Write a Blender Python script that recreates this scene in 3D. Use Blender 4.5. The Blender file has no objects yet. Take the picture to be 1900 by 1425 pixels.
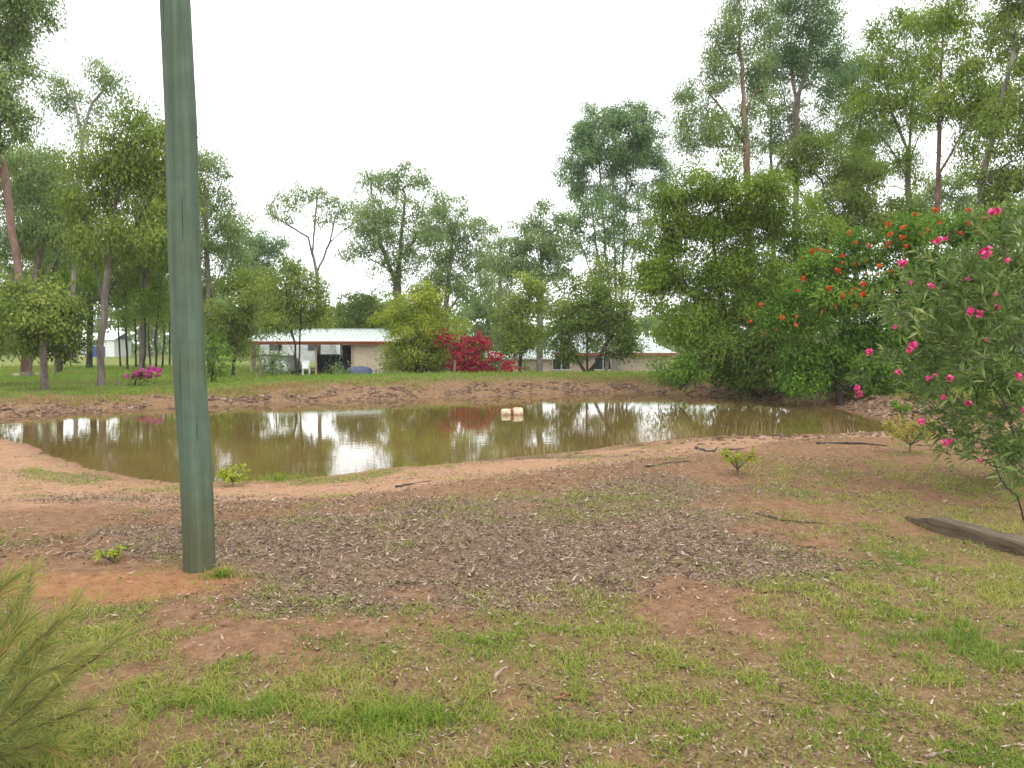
import bpy, math, random
import numpy as np
from mathutils import Vector, Matrix

SC = bpy.context.scene
COL = SC.collection
R = math.radians
rng = np.random.default_rng(7)
random.seed(7)

# ------------------------------------------------------------------ camera
EYE = 1.6
F = 1400.0                        # focal length in photo pixels (photo 1900 x 1425)
PITCH = math.atan(72.5 / F)       # eye level lies at photo row 640
cam_data = bpy.data.cameras.new('camera')
cam_data.sensor_fit = 'HORIZONTAL'
cam_data.sensor_width = 36.0
cam_data.lens = 36.0 * F / 1900.0
cam_data.clip_start = 0.05
cam_data.clip_end = 3000.0
cam = bpy.data.objects.new('camera', cam_data)
cam.location = (0, 0, EYE)
cam.rotation_euler = (math.pi / 2 - PITCH, 0, 0)
COL.objects.link(cam)
SC.camera = cam

# ------------------------------------------------------------------ sky: bright overcast
SUN_EL, SUN_AZ = R(58), R(150)
world = bpy.data.worlds.new('World')
SC.world = world
world.use_nodes = True
wn, wl = world.node_tree.nodes, world.node_tree.links
wn.clear()
w_out = wn.new('ShaderNodeOutputWorld')
w_bg = wn.new('ShaderNodeBackground')
w_bg.inputs['Strength'].default_value = 0.12
w_sky = wn.new('ShaderNodeTexSky')
w_sky.sky_type = 'NISHITA'
w_sky.sun_disc = False
w_sky.sun_elevation = SUN_EL
w_sky.sun_rotation = SUN_AZ
w_tc = wn.new('ShaderNodeTexCoord')
w_map = wn.new('ShaderNodeMapping')
w_map.inputs['Scale'].default_value = (1.0, 1.0, 3.2)
w_map.inputs['Location'].default_value = (1.55, 0.35, 0.4)
w_noise = wn.new('ShaderNodeTexNoise')
w_noise.inputs['Scale'].default_value = 2.6
w_noise.inputs['Detail'].default_value = 6
w_noise.inputs['Roughness'].default_value = 0.55
w_ramp = wn.new('ShaderNodeValToRGB')
w_ramp.color_ramp.elements[0].position = 0.25
w_ramp.color_ramp.elements[0].color = (9.6, 9.9, 10.3, 1)
w_ramp.color_ramp.elements[1].position = 0.55
w_ramp.color_ramp.elements[1].color = (16.6, 16.7, 16.7, 1)
w_mix = wn.new('ShaderNodeMix')
w_mix.data_type = 'RGBA'
w_mix.inputs[0].default_value = 0.9
wl.new(w_tc.outputs['Generated'], w_map.inputs['Vector'])
wl.new(w_map.outputs['Vector'], w_noise.inputs['Vector'])
wl.new(w_noise.outputs['Fac'], w_ramp.inputs['Fac'])
wl.new(w_sky.outputs['Color'], w_mix.inputs[6])
wl.new(w_ramp.outputs['Color'], w_mix.inputs[7])
wl.new(w_mix.outputs[2], w_bg.inputs['Color'])
wl.new(w_bg.outputs['Background'], w_out.inputs['Surface'])

sun_data = bpy.data.lights.new('sun', 'SUN')
sun_data.energy = 1.3
sun_data.angle = R(25)
sun_data.color = (1.0, 0.96, 0.9)
sun = bpy.data.objects.new('sun', sun_data)
_sd = Vector((math.sin(SUN_AZ) * math.cos(SUN_EL), math.cos(SUN_AZ) * math.cos(SUN_EL), math.sin(SUN_EL)))
sun.rotation_euler = _sd.to_track_quat('Z', 'Y').to_euler()
COL.objects.link(sun)

SC.view_settings.view_transform = 'Standard'
SC.view_settings.look = 'None'
SC.view_settings.exposure = 0.38
SC.view_settings.gamma = 1.0
SC.view_settings.use_curve_mapping = False
SC.render.engine = 'CYCLES'
SC.cycles.use_denoising = True
SC.cycles.max_bounces = 5
SC.cycles.diffuse_bounces = 3
SC.cycles.glossy_bounces = 2
SC.cycles.transmission_bounces = 4
SC.cycles.transparent_max_bounces = 4

# ------------------------------------------------------------------ helpers
CP, SP = math.cos(PITCH), math.sin(PITCH)

def ray(px, py):
    u, v = (px - 950.0) / F, (712.5 - py) / F
    d = np.array([u, CP + v * SP, -SP + v * CP])
    return d / d[1]                        # scaled to one metre of depth

def at(px, py, depth):
    d = ray(px, py)
    return np.array([0, 0, EYE]) + d * depth

def on_plane(px, py, z):
    d = ray(px, py)
    return np.array([0, 0, EYE]) + d * ((z - EYE) / d[2])

def hash2(ix, iy, seed):
    n = (ix.astype(np.int64) * 374761393 + iy.astype(np.int64) * 668265263 + seed * 1442695041) & 0x7fffffff
    n = ((n ^ (n >> 13)) * 1274126177) & 0x7fffffff
    n = (n ^ (n >> 16)) & 0xffff
    return n / 65535.0

def vnoise(x, y, seed=0):
    x0, y0 = np.floor(x), np.floor(y)
    fx, fy = x - x0, y - y0
    fx = fx * fx * (3 - 2 * fx); fy = fy * fy * (3 - 2 * fy)
    a = hash2(x0, y0, seed); b = hash2(x0 + 1, y0, seed)
    c = hash2(x0, y0 + 1, seed); d = hash2(x0 + 1, y0 + 1, seed)
    return (a * (1 - fx) + b * fx) * (1 - fy) + (c * (1 - fx) + d * fx) * fy

def fbm(x, y, scale, octaves=4, seed=0):
    v, amp, tot = 0.0, 1.0, 0.0
    f = 1.0 / scale
    for o in range(octaves):
        v = v + amp * vnoise(x * f + 17.3 * o, y * f - 9.1 * o, seed + o)
        tot += amp; amp *= 0.5; f *= 2.03
    return v / tot

def sstep(a, b, x):
    t = np.clip((x - a) / (b - a), 0, 1)
    return t * t * (3 - 2 * t)

def tag(o, label=None, cat=None, group=None, kind=None):
    if label: o['label'] = label
    if cat: o['category'] = cat
    if group: o['group'] = group
    if kind: o['kind'] = kind
    return o

def empty(name, loc, label=None, cat=None, group=None, rz=0.0):
    o = bpy.data.objects.new(name, None)
    o.empty_display_size = 0.2
    o.location = loc
    o.rotation_euler = (0, 0, rz)
    COL.objects.link(o)
    return tag(o, label, cat, group)

def link_mesh(name, me, mat, parent=None, smooth=False):
    if mat is not None and not me.materials:
        me.materials.append(mat)
    if smooth:
        me.polygons.foreach_set('use_smooth', np.ones(len(me.polygons), dtype=bool))
    o = bpy.data.objects.new(name, me)
    COL.objects.link(o)
    if parent is not None:
        o.parent = parent
    return o

def mesh_np(name, verts, faces, attrs=None):
    """verts (n,3); faces (m,k) all of one size k; attrs: {name: per-vertex float array}"""
    verts = np.asarray(verts, dtype=np.float32); faces = np.asarray(faces, dtype=np.int32)
    me = bpy.data.meshes.new(name)
    n, m, k = len(verts), len(faces), faces.shape[1]
    me.vertices.add(n); me.vertices.foreach_set('co', verts.ravel())
    me.loops.add(m * k); me.loops.foreach_set('vertex_index', faces.ravel())
    me.polygons.add(m); me.polygons.foreach_set('loop_start', np.arange(0, m * k, k, dtype=np.int32))
    for an, av in (attrs or {}).items():
        a = me.attributes.new(an, 'FLOAT', 'POINT')
        a.data.foreach_set('value', np.asarray(av, dtype=np.float32))
    me.update(calc_edges=True)
    return me

class MB:
    """collects boxes, prisms and tubes and links them as one mesh object"""
    def __init__(s): s.v = []; s.f = []
    def add(s, vs, fs):
        b = len(s.v); s.v += [tuple(float(c) for c in v) for v in vs]; s.f += [tuple(i + b for i in f) for f in fs]
        return s
    def box(s, a, b, bev=0.0):
        x0, y0, z0 = a; x1, y1, z1 = b
        return s.add([(x0,y0,z0),(x1,y0,z0),(x1,y1,z0),(x0,y1,z0),(x0,y0,z1),(x1,y0,z1),(x1,y1,z1),(x0,y1,z1)],
                     [(0,3,2,1),(4,5,6,7),(0,1,5,4),(1,2,6,5),(2,3,7,6),(3,0,4,7)])
    def tube(s, pts, rad, n=8, cap=True):
        pts = [Vector(p) for p in pts]
        rad = rad if hasattr(rad, '__len__') else [rad] * len(pts)
        b = len(s.v); prev = None
        for i, p in enumerate(pts):
            t = (pts[min(i + 1, len(pts) - 1)] - pts[max(i - 1, 0)]).normalized()
            if prev is None:
                u = t.orthogonal().normalized()
            else:
                u = (prev - t * prev.dot(t)).normalized()
            prev = u; w = t.cross(u)
            for k in range(n):
                a = 2 * math.pi * k / n
                s.v.append(tuple(p + (u * math.cos(a) + w * math.sin(a)) * rad[i]))
        for i in range(len(pts) - 1):
            for k in range(n):
                s.f.append((b + i*n + k, b + i*n + (k+1) % n, b + (i+1)*n + (k+1) % n, b + (i+1)*n + k))
        if cap:
            s.f.append(tuple(b + k for k in reversed(range(n))))
            s.f.append(tuple(b + (len(pts)-1)*n + k for k in range(n)))
        return s
    def build(s, name, mat, parent=None, smooth=False):
        me = bpy.data.meshes.new(name); me.from_pydata(s.v, [], s.f); me.update()
        return link_mesh(name, me, mat, parent, smooth)

# ------------------------------------------------------------------ materials
def new_mat(name):
    m = bpy.data.materials.new(name); m.use_nodes = True
    nt = m.node_tree; nt.nodes.clear()
    out = nt.nodes.new('ShaderNodeOutputMaterial')
    return m, nt, out

def node(nt, t, **kw):
    n = nt.nodes.new(t)
    for k, v in kw.items():
        setattr(n, k, v)
    return n

def ramp_node(nt, stops):
    r = nt.nodes.new('ShaderNodeValToRGB'); cr = r.color_ramp
    while len(cr.elements) < len(stops): cr.elements.new(0.5)
    for e, (p, c) in zip(cr.elements, stops):
        e.position = p; e.color = (*c, 1)
    return r

def plain(name, col, rough=0.7, spec=0.3, metal=0.0, vary=0.12, scale=6.0, bump=0.0, bscale=40.0):
    m, nt, out = new_mat(name)
    b = node(nt, 'ShaderNodeBsdfPrincipled')
    b.inputs['Roughness'].default_value = rough
    b.inputs['Metallic'].default_value = metal
    b.inputs['Specular IOR Level'].default_value = spec
    tc = node(nt, 'ShaderNodeTexCoord')
    nz = node(nt, 'ShaderNodeTexNoise'); nz.inputs['Scale'].default_value = scale; nz.inputs['Detail'].default_value = 5
    nt.links.new(tc.outputs['Object'], nz.inputs['Vector'])
    c = np.array(col)
    r = ramp_node(nt, [(0.3, tuple(c * (1 - vary * 2))), (0.7, tuple(np.minimum(c * (1 + vary), 0.95)))])
    nt.links.new(nz.outputs['Fac'], r.inputs['Fac'])
    nt.links.new(r.outputs['Color'], b.inputs['Base Color'])
    if bump:
        n2 = node(nt, 'ShaderNodeTexNoise'); n2.inputs['Scale'].default_value = bscale; n2.inputs['Detail'].default_value = 4
        nt.links.new(tc.outputs['Object'], n2.inputs['Vector'])
        bp = node(nt, 'ShaderNodeBump'); bp.inputs['Strength'].default_value = bump; bp.inputs['Distance'].default_value = 0.02
        nt.links.new(n2.outputs['Fac'], bp.inputs['Height']); nt.links.new(bp.outputs['Normal'], b.inputs['Normal'])
    nt.links.new(b.outputs['BSDF'], out.inputs['Surface'])
    return m

def leaf_mat(name, stops, trans=0.42, rough=0.6, spec=0.08):
    """each leaf takes its own tone from the point attribute 'tone'"""
    m, nt, out = new_mat(name)
    a = node(nt, 'ShaderNodeAttribute', attribute_name='tone')
    r = ramp_node(nt, stops)
    nt.links.new(a.outputs['Fac'], r.inputs['Fac'])
    b = node(nt, 'ShaderNodeBsdfPrincipled')
    b.inputs['Roughness'].default_value = rough; b.inputs['Specular IOR Level'].default_value = spec
    t = node(nt, 'ShaderNodeBsdfTranslucent')
    mx = node(nt, 'ShaderNodeMixShader'); mx.inputs[0].default_value = trans
    nt.links.new(r.outputs['Color'], b.inputs['Base Color'])
    nt.links.new(r.outputs['Color'], t.inputs['Color'])
    nt.links.new(b.outputs['BSDF'], mx.inputs[1]); nt.links.new(t.outputs['BSDF'], mx.inputs[2])
    nt.links.new(mx.outputs[0], out.inputs['Surface'])
    return m

def bark_mat(name, stops, scale=3.0, zscale=0.25, bump=0.5, rough=0.85):
    m, nt, out = new_mat(name)
    tc = node(nt, 'ShaderNodeTexCoord'); mp = node(nt, 'ShaderNodeMapping')
    mp.inputs['Scale'].default_value = (scale, scale, scale * zscale)
    nz = node(nt, 'ShaderNodeTexNoise'); nz.inputs['Scale'].default_value = 2.0; nz.inputs['Detail'].default_value = 6; nz.inputs['Roughness'].default_value = 0.65
    nt.links.new(tc.outputs['Object'], mp.inputs['Vector']); nt.links.new(mp.outputs['Vector'], nz.inputs['Vector'])
    r = ramp_node(nt, stops)
    nt.links.new(nz.outputs['Fac'], r.inputs['Fac'])
    b = node(nt, 'ShaderNodeBsdfPrincipled'); b.inputs['Roughness'].default_value = rough; b.inputs['Specular IOR Level'].default_value = 0.2
    nt.links.new(r.outputs['Color'], b.inputs['Base Color'])
    bp = node(nt, 'ShaderNodeBump'); bp.inputs['Strength'].default_value = bump; bp.inputs['Distance'].default_value = 0.02
    nt.links.new(nz.outputs['Fac'], bp.inputs['Height']); nt.links.new(bp.outputs['Normal'], b.inputs['Normal'])
    nt.links.new(b.outputs['BSDF'], out.inputs['Surface'])
    return m

def g(*c): return tuple(c)
LEAF = {
 'gum':    leaf_mat('gum_leaf',    [(0.0, g(.105,.170,.055)), (0.55, g(.205,.295,.092)), (1.0, g(.35,.41,.17))]),
 'blue':   leaf_mat('blue_gum_leaf', [(0.0, g(.095,.175,.068)), (0.6, g(.185,.300,.108)), (1.0, g(.31,.41,.18))]),
 'dark':   leaf_mat('dark_leaf',   [(0.0, g(.066,.115,.020)), (0.6, g(.165,.235,.040)), (1.0, g(.34,.38,.09))]),
 'olive':  leaf_mat('olive_leaf',  [(0.0, g(.105,.160,.028)), (0.6, g(.220,.295,.054)), (1.0, g(.38,.43,.10))]),
 'lime':   leaf_mat('lime_leaf',   [(0.0, g(.13,.195,.020)), (0.5, g(.275,.350,.036)), (1.0, g(.47,.48,.07))]),
 'wattle': leaf_mat('wattle_leaf', [(0.0, g(.100,.165,.020)), (0.5, g(.205,.300,.038)), (1.0, g(.37,.45,.08))]),
 'fern':   leaf_mat('ferny_leaf',  [(0.0, g(.050,.120,.016)), (0.6, g(.140,.255,.032)), (1.0, g(.27,.38,.065))]),
 'oleander': leaf_mat('oleander_leaf', [(0.0, g(.055,.105,.024)), (0.55, g(.150,.225,.055)), (1.0, g(.38,.43,.18))], rough=0.5, spec=0.15),
 'pale':   leaf_mat('pale_gum_leaf', [(0.0, g(.15,.195,.075)), (0.55, g(.260,.315,.115)), (1.0, g(.40,.43,.20))]),
}
BARK = {
 'grey':  bark_mat('grey_bark',  [(0.3, g(.085,.072,.058)), (0.55, g(.17,.148,.125)), (0.8, g(.28,.25,.215))]),
 'red':   bark_mat('red_bark',   [(0.3, g(.11,.060,.045)), (0.55, g(.21,.135,.105)), (0.8, g(.32,.24,.20))]),
 'dark':  bark_mat('dark_bark',  [(0.3, g(.018,.015,.012)), (0.55, g(.05,.04,.032)), (0.8, g(.10,.085,.07))]),
 'pale':  bark_mat('pale_bark',  [(0.3, g(.17,.14,.12)), (0.55, g(.30,.265,.235)), (0.8, g(.42,.38,.35))]),
}

# ------------------------------------------------------------------ the lie of the land
WATER = -0.5
_shore_px = [(-160,800),(-60,803),(0,808),(60,826),(150,860),(240,885),(330,894),(400,894),(480,891),(560,888),(640,880),(700,869),(760,864),(850,857),
    (940,850),(1000,844),(1080,836),(1150,826),(1250,813),(1350,808),(1450,806),(1550,804),(1630,800),(1668,793),
    (1660,784),(1600,772),(1540,756),(1480,747),(1380,739),(1280,734),(1180,731),(1080,732),(980,735),(900,738),(800,741),(700,744),(600,748),(500,752),
    (390,757),(300,761),(200,766),(100,772),(0,781),(-100,789)]
SHORE = np.array([on_plane(x, y, WATER)[:2] for x, y in _shore_px])

def shore_dist(x, y):
    """signed distance to the shoreline: positive on land"""
    x = np.asarray(x, float); y = np.asarray(y, float)
    shp = x.shape; x = x.ravel(); y = y.ravel()
    best = np.full(x.shape, 1e9); inside = np.zeros(x.shape, bool)
    n = len(SHORE)
    for i in range(n):
        ax, ay = SHORE[i]; bx, by = SHORE[(i + 1) % n]
        ex, ey = bx - ax, by - ay
        t = np.clip(((x - ax) * ex + (y - ay) * ey) / (ex * ex + ey * ey), 0, 1)
        best = np.minimum(best, (x - ax - t * ex) ** 2 + (y - ay - t * ey) ** 2)
        c = ((ay > y) != (by > y))
        if by != ay:
            inside ^= c & (x < ex * (y - ay) / (by - ay) + ax)
    d = np.sqrt(best)
    return np.where(inside, -d, d).reshape(shp)

def land(x, y, fine=True):
    x = np.asarray(x, float); y = np.asarray(y, float)
    sd = shore_dist(x, y)
    sdj = sd + (fbm(x, y, 0.9, 3, 5) - 0.5) * 0.35
    # ground well away from the pond
    back = sstep(33, 56, y)
    base = 0.0 * x
    centre = sstep(-24, -14, x)
    base = base + back * (-0.62 * centre - 0.08 * (1 - centre))
    base = base - 0.75 * sstep(50, 64, y) * sstep(-4, 4, x) * (1 - sstep(75, 110, y))
    base = base - 0.10 * sstep(15, 20, y) * (1 - sstep(-16, -9, x))
    # crest height of the bank and how steeply it rises
    far = sstep(15.5, 23, y + 0.15 * x)
    crest = 0.16 * sstep(-14, -6, x) - 0.10 * (1 - sstep(-14, -6, x))
    width = 5.2 * (1 - far) + 4.8 * far
    rise_near = -WATER + 0.0
    rise_far = crest - WATER
    top = rise_near * (1 - far) + rise_far * far
    t = np.clip(sdj / width, 0, 1)
    prof_near = t * t * (3 - 2 * t)
    prof_far = np.clip(0.10 * t + 0.42 * sstep(0.10, 0.34, t) + 0.48 * sstep(0.25, 1.0, t), 0, 1)
    prof = prof_near * (1 - far) + prof_far * far
    z_bank = WATER + top * prof
    fall = sstep(0.0, 9.0, sd - width)               # bank runs out into the ground behind
    z_out = z_bank * (1 - fall * far) + base * (fall * far)
    z_in = WATER + np.maximum(sdj, -3.5) * 0.28
    z = np.where(sdj > 0, z_out, z_in)
    if fine:
        rough = far * sstep(0.15, 0.7, sd) * (1 - sstep(2.2, 4.0, sd))
        z = z + rough * ((fbm(x, y, 0.6, 4, 11) - 0.5) * 0.42)
        z = z + (fbm(x, y, 2.4, 4, 21) - 0.5) * 0.09 * sstep(0.3, 2.0, sd)
        z = z + (fbm(x, y, 0.35, 3, 31) - 0.5) * 0.035 * sstep(0.0, 0.8, sd)
    return z

def H(x, y):
    return float(land(np.array([x]), np.array([y]))[0])

def on_ground(px, py):
    """the point of the land seen through a photo pixel"""
    d = ray(px, py); t = 2.0
    ts = np.concatenate([np.arange(2.0, 40, 0.05), np.arange(40, 160, 0.4)])
    P = np.array([0, 0, EYE]) + ts[:, None] * d
    hz = land(P[:, 0], P[:, 1])
    k = np.argmax(P[:, 2] <= hz)
    return np.array([P[k, 0], P[k, 1], hz[k]])

# ground cover fields (where soil, litter and grass lie)
def blob(x, y, px, py, rx, ry, z=0.0):
    c = on_plane(px, py, z)
    q = ((x - c[0]) / rx) ** 2 + ((y - c[1]) / ry) ** 2
    return np.exp(-q)

def fields(x, y):
    x = np.asarray(x, float); y = np.asarray(y, float)
    sd = shore_dist(x, y)
    far = sstep(15.5, 23, y + 0.15 * x)
    n1 = fbm(x, y, 1.3, 4, 41); n2 = fbm(x, y, 0.5, 4, 51); n3 = fbm(x, y, 4.0, 3, 61)
    wob = (n1 - 0.5) * 1.2 + (n2 - 0.5) * 0.5
    # pale sandy crest along the near shore
    sand = (1 - far) * (1 - sstep(2.0, 4.6, sd + wob * 1.3)) * sstep(-0.2, 0.2, sd)
    red = np.clip(1.3 * blob(x, y, 190, 1085, 0.85, 0.32) + 0.5 * blob(x, y, 0, 925, 1.4, 1.2) + 0.35 * blob(x, y, 250, 1000, 0.6, 0.25)
                  + 0.35 * blob(x, y, 880, 890, 2.0, .5) + 0.3 * blob(x, y, 1400, 940, 1.0, .3) + .35 * blob(x, y, 1790, 1040, .7, .18) + 1.1 * blob(x, y, 1680, 755, 3.0, 2.4, -.2), 0, 1)
    red = np.clip(red * (0.25 + 1.4 * n2), 0, 1)
    lit = (.7 * blob(x, y, 260, 1000, .9, .5) + .8 * blob(x, y, 560, 1000, 1.2, .7) + 1.0 * blob(x, y, 850, 970, 1.4, 1.0) + 1.1 * blob(x, y, 1120, 985, 1.2, 1.2)
           + 1.3 * blob(x, y, 1200, 1050, 1.0, .45) + blob(x, y, 1330, 1040, .9, .5) + 0.8 * blob(x, y, 1260, 905, 1.0, 1.0) + .8 * blob(x, y, 800, 1090, 1.6, .5)
           + .7 * blob(x, y, 1000, 842, 3.0, .35, -.4) + .35 * blob(x, y, 1600, 900, 2.4, 1.6) + .5 * blob(x, y, 450, 1120, 1.2, .35) + .5 * blob(x, y, 100, 900, 2.0, 1.5))
    cover = .20 * (1 - sstep(7.0, 10.5, y)) * sstep(.30, .58, n2)
    patch = np.clip((.55 * n1 + .75 * n2 - .40) * 3.0, 0, 1.25)
    lit = np.clip(np.maximum(lit * (.12 + 1.0 * patch), cover) - 0.75 * red, 0, 1)
    lawn = 1 - sstep(4.3, 6.0, y + wob * 1.6 - 0.7 * sstep(0.5, 3.0, x))
    right = sstep(0.9, 2.6, x - 0.10 * y + wob * 0.9) * (1 - sstep(8.6, 11.5, y + wob * 1.5)) * (0.75 + 0.5 * blob(x, y, 1650, 1040, .55, .35) )
    mid = 0.95 * blob(x, y, 1080, 935, 1.1, .8) + 0.5 * blob(x, y, 700, 960, 1.3, .6) + .7 * blob(x, y, 30, 1000, .5, .4) + 0.6 * blob(x, y, 1450, 920, 1.2, .8) + .35 * blob(x, y, 500, 1080, 1.0, .5)
    gpat = np.clip((n1 * 0.5 + n2 * 0.75 - 0.46 + .10 * sstep(1, 3, x) + .16 * blob(x, y, 1330, 1200, .6, .35) + .18 * blob(x, y, 250, 1260, .7, .5) + .16 * blob(x, y, 260, 1400, .6, .4) - .10 * blob(x, y, 830, 1110, .8, .25) - .10 * blob(x, y, 800, 1260, .3, .15) - .08 * blob(x, y, 1050, 1310, .4, .12)) * 3.4, 0, 1)
    grass = np.clip(np.maximum(lawn, np.maximum(right, mid)) * gpat, 0, 1) * (1 - 0.85 * np.clip(red, 0, 1)) * sstep(2.5, 5, sd)
    shore = (1 - far) * (.9 * sstep(.05, .3, sd) * (1 - sstep(.5, 1.5, sd)) * sstep(.50, .66, n1) + .40 * (sd > .3) * (sd < 6.5) * sstep(.56, .72, n2))
    grass = np.maximum(grass, shore * (1 - .7 * red))
    fgrass = far * np.clip(sstep(2.0, 3.4, sd + (n1 - .5) * 1.8), 0, 1) * (0.5 + 0.75 * n3)
    return sd, far, sand, red, lit, np.clip(grass, 0, 1), np.clip(fgrass, 0, 1), n1, n2, n3

def spaced(edges):
    out = [edges[0][0]]
    for a, b, s0, s1 in edges:
        v = a
        while v < b - 1e-6:
            f = (v - a) / (b - a)
            v = min(b, v + s0 * (1 - f) + s1 * f)
            out.append(v)
    return np.array(out)

def build_ground():
    xr = spaced([(0, 6.0, .085, .085), (6.0, 20, .12, .26), (20, 60, .4, 3), (60, 700, 4, 90)])
    xs = np.concatenate([-xr[:0:-1], xr])
    ys = np.concatenate([np.array([-60, -30, -15, -8, -4, -2, -1, 0, 0.7, 1.3, 1.8]), spaced([(2.2, 12, .075, .10), (12, 20, .16, .2), (20, 34, .13, .15), (34, 70, .3, 1.8), (70, 900, 3, 90)])])
    X, Y = np.meshgrid(xs, ys)
    Z = land(X, Y)
    sd, far, sand, red, lit, grass, fgrass, n1, n2, n3 = fields(X, Y)
    nx, ny = len(xs), len(ys)
    idx = np.arange(nx * ny).reshape(ny, nx)
    fc = np.stack([idx[:-1, :-1], idx[:-1, 1:], idx[1:, 1:], idx[1:, :-1]], -1).reshape(-1, 4)
    bank = far * sstep(0.0, 0.3, sd) * (1 - sstep(2.2, 3.6, sd + (n1 - .5) * 1.2))
    wet = 1 - sstep(0.05, 0.55, np.maximum(sd, 0) + (n2 - .5) * .3)
    me = mesh_np('ground', np.stack([X, Y, Z], -1).reshape(-1, 3), fc,
                 dict(sand=sand.ravel(), red=red.ravel(), litter=lit.ravel(), grass=np.maximum(grass, fgrass).ravel(),
                      bank=bank.ravel(), wet=wet.ravel(), field=(.85 * sstep(34, 46, Y)).ravel()))
    m, nt, out = new_mat('ground_soil')
    L = nt.links
    tc = node(nt, 'ShaderNodeTexCoord')
    def noise(scale, detail=6, rough=0.6):
        n = node(nt, 'ShaderNodeTexNoise'); n.inputs['Scale'].default_value = scale
        n.inputs['Detail'].default_value = detail; n.inputs['Roughness'].default_value = rough
        L.new(tc.outputs['Object'], n.inputs['Vector']); return n
    nA, nB, nC = noise(1.1), noise(9, 6, .7), noise(55, 4, .7)
    def ramp(src, stops):
        r = ramp_node(nt, stops); L.new(src, r.inputs['Fac']); return r.outputs['Color']
    def mix(fac, a, b):
        x = node(nt, 'ShaderNodeMix', data_type='RGBA')
        L.new(fac, x.inputs[0]); L.new(a, x.inputs[6]); L.new(b, x.inputs[7]); return x.outputs[2]
    def attr(nm): return node(nt, 'ShaderNodeAttribute', attribute_name=nm).outputs['Fac']
    def math_(op, a, b, clamp=False):
        x = node(nt, 'ShaderNodeMath', operation=op, use_clamp=clamp)
        for i, q in enumerate((a, b)):
            if isinstance(q, (int, float)): x.inputs[i].default_value = q
            else: L.new(q, x.inputs[i])
        return x.outputs[0]
    def edge(a, k=0.9):       # break a soft field up with noise
        s = math_('ADD', a, math_('MULTIPLY', math_('SUBTRACT', nB.outputs['Fac'], 0.5), k))
        mr = node(nt, 'ShaderNodeMapRange', interpolation_type='SMOOTHSTEP')
        mr.inputs[1].default_value = 0.22; mr.inputs[2].default_value = 0.72
        L.new(s, mr.inputs[0]); return mr.outputs[0]
    soil = ramp(nB.outputs['Fac'], [(.25, g(.110,.060,.034)), (.5, g(.190,.108,.062)), (.75, g(.27,.17,.105))])
    sandc = ramp(nB.outputs['Fac'], [(.25, g(.185,.100,.056)), (.5, g(.310,.185,.112)), (.78, g(.41,.275,.18))])
    redc = ramp(nB.outputs['Fac'], [(.25, g(.18,.085,.042)), (.55, g(.265,.135,.068)), (.8, g(.33,.19,.105))])
    litc = ramp(nC.outputs['Fac'], [(.3, g(.070,.046,.030)), (.5, g(.160,.108,.072)), (.7, g(.28,.205,.15))])
    grc = ramp(nC.outputs['Fac'], [(.3, g(.075,.055,.026)), (.5, g(.135,.110,.045)), (.7, g(.20,.185,.075))])
    farc = ramp(nB.outputs['Fac'], [(.3, g(.12,.16,.035)), (.7, g(.19,.22,.06))])
    bankc = ramp(nB.outputs['Fac'], [(.25, g(.075,.045,.028)), (.5, g(.190,.115,.066)), (.75, g(.31,.205,.12))])
    c = mix(edge(attr('sand')), soil, sandc)
    c = mix(edge(attr('red')), c, redc)
    c = mix(edge(attr('litter')), c, litc)
    c = mix(math_('MULTIPLY', edge(attr('grass')), .55), c, grc)
    c = mix(attr('field'), c, farc)
    c = mix(edge(attr('bank'), .5), c, bankc)
    # damp margin: wet soil is darker and glossier
    dk = node(nt, 'ShaderNodeMix', data_type='RGBA', blend_type='MULTIPLY')
    L.new(math_('MULTIPLY', attr('wet'), .7), dk.inputs[0]); L.new(c, dk.inputs[6]); dk.inputs[7].default_value = (.55, .5, .45, 1)
    # grit
    gr = node(nt, 'ShaderNodeMix', data_type='RGBA', blend_type='MULTIPLY'); gr.inputs[0].default_value = 1
    gv = ramp(nC.outputs['Fac'], [(.3, g(.68,.66,.64)), (.5, g(1,1,1)), (.7, g(1.18,1.18,1.18))])
    L.new(dk.outputs[2], gr.inputs[6]); L.new(gv, gr.inputs[7])
    b = node(nt, 'ShaderNodeBsdfPrincipled'); b.inputs['Specular IOR Level'].default_value = .05
    L.new(gr.outputs[2], b.inputs['Base Color'])
    L.new(math_('SUBTRACT', .95, math_('MULTIPLY', attr('wet'), .35)), b.inputs['Roughness'])
    hsum = math_('ADD', math_('MULTIPLY', nB.outputs['Fac'], .7), math_('MULTIPLY', nC.outputs['Fac'], .3))
    bp = node(nt, 'ShaderNodeBump'); bp.inputs['Strength'].default_value = .8; bp.inputs['Distance'].default_value = .03
    L.new(hsum, bp.inputs['Height']); L.new(bp.outputs['Normal'], b.inputs['Normal'])
    L.new(b.outputs['BSDF'], out.inputs['Surface'])
    o = link_mesh('ground', me, m, None, True)
    tag(o, 'reddish bare earth and patchy lawn sloping to the pond', 'ground', kind='structure')

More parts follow.
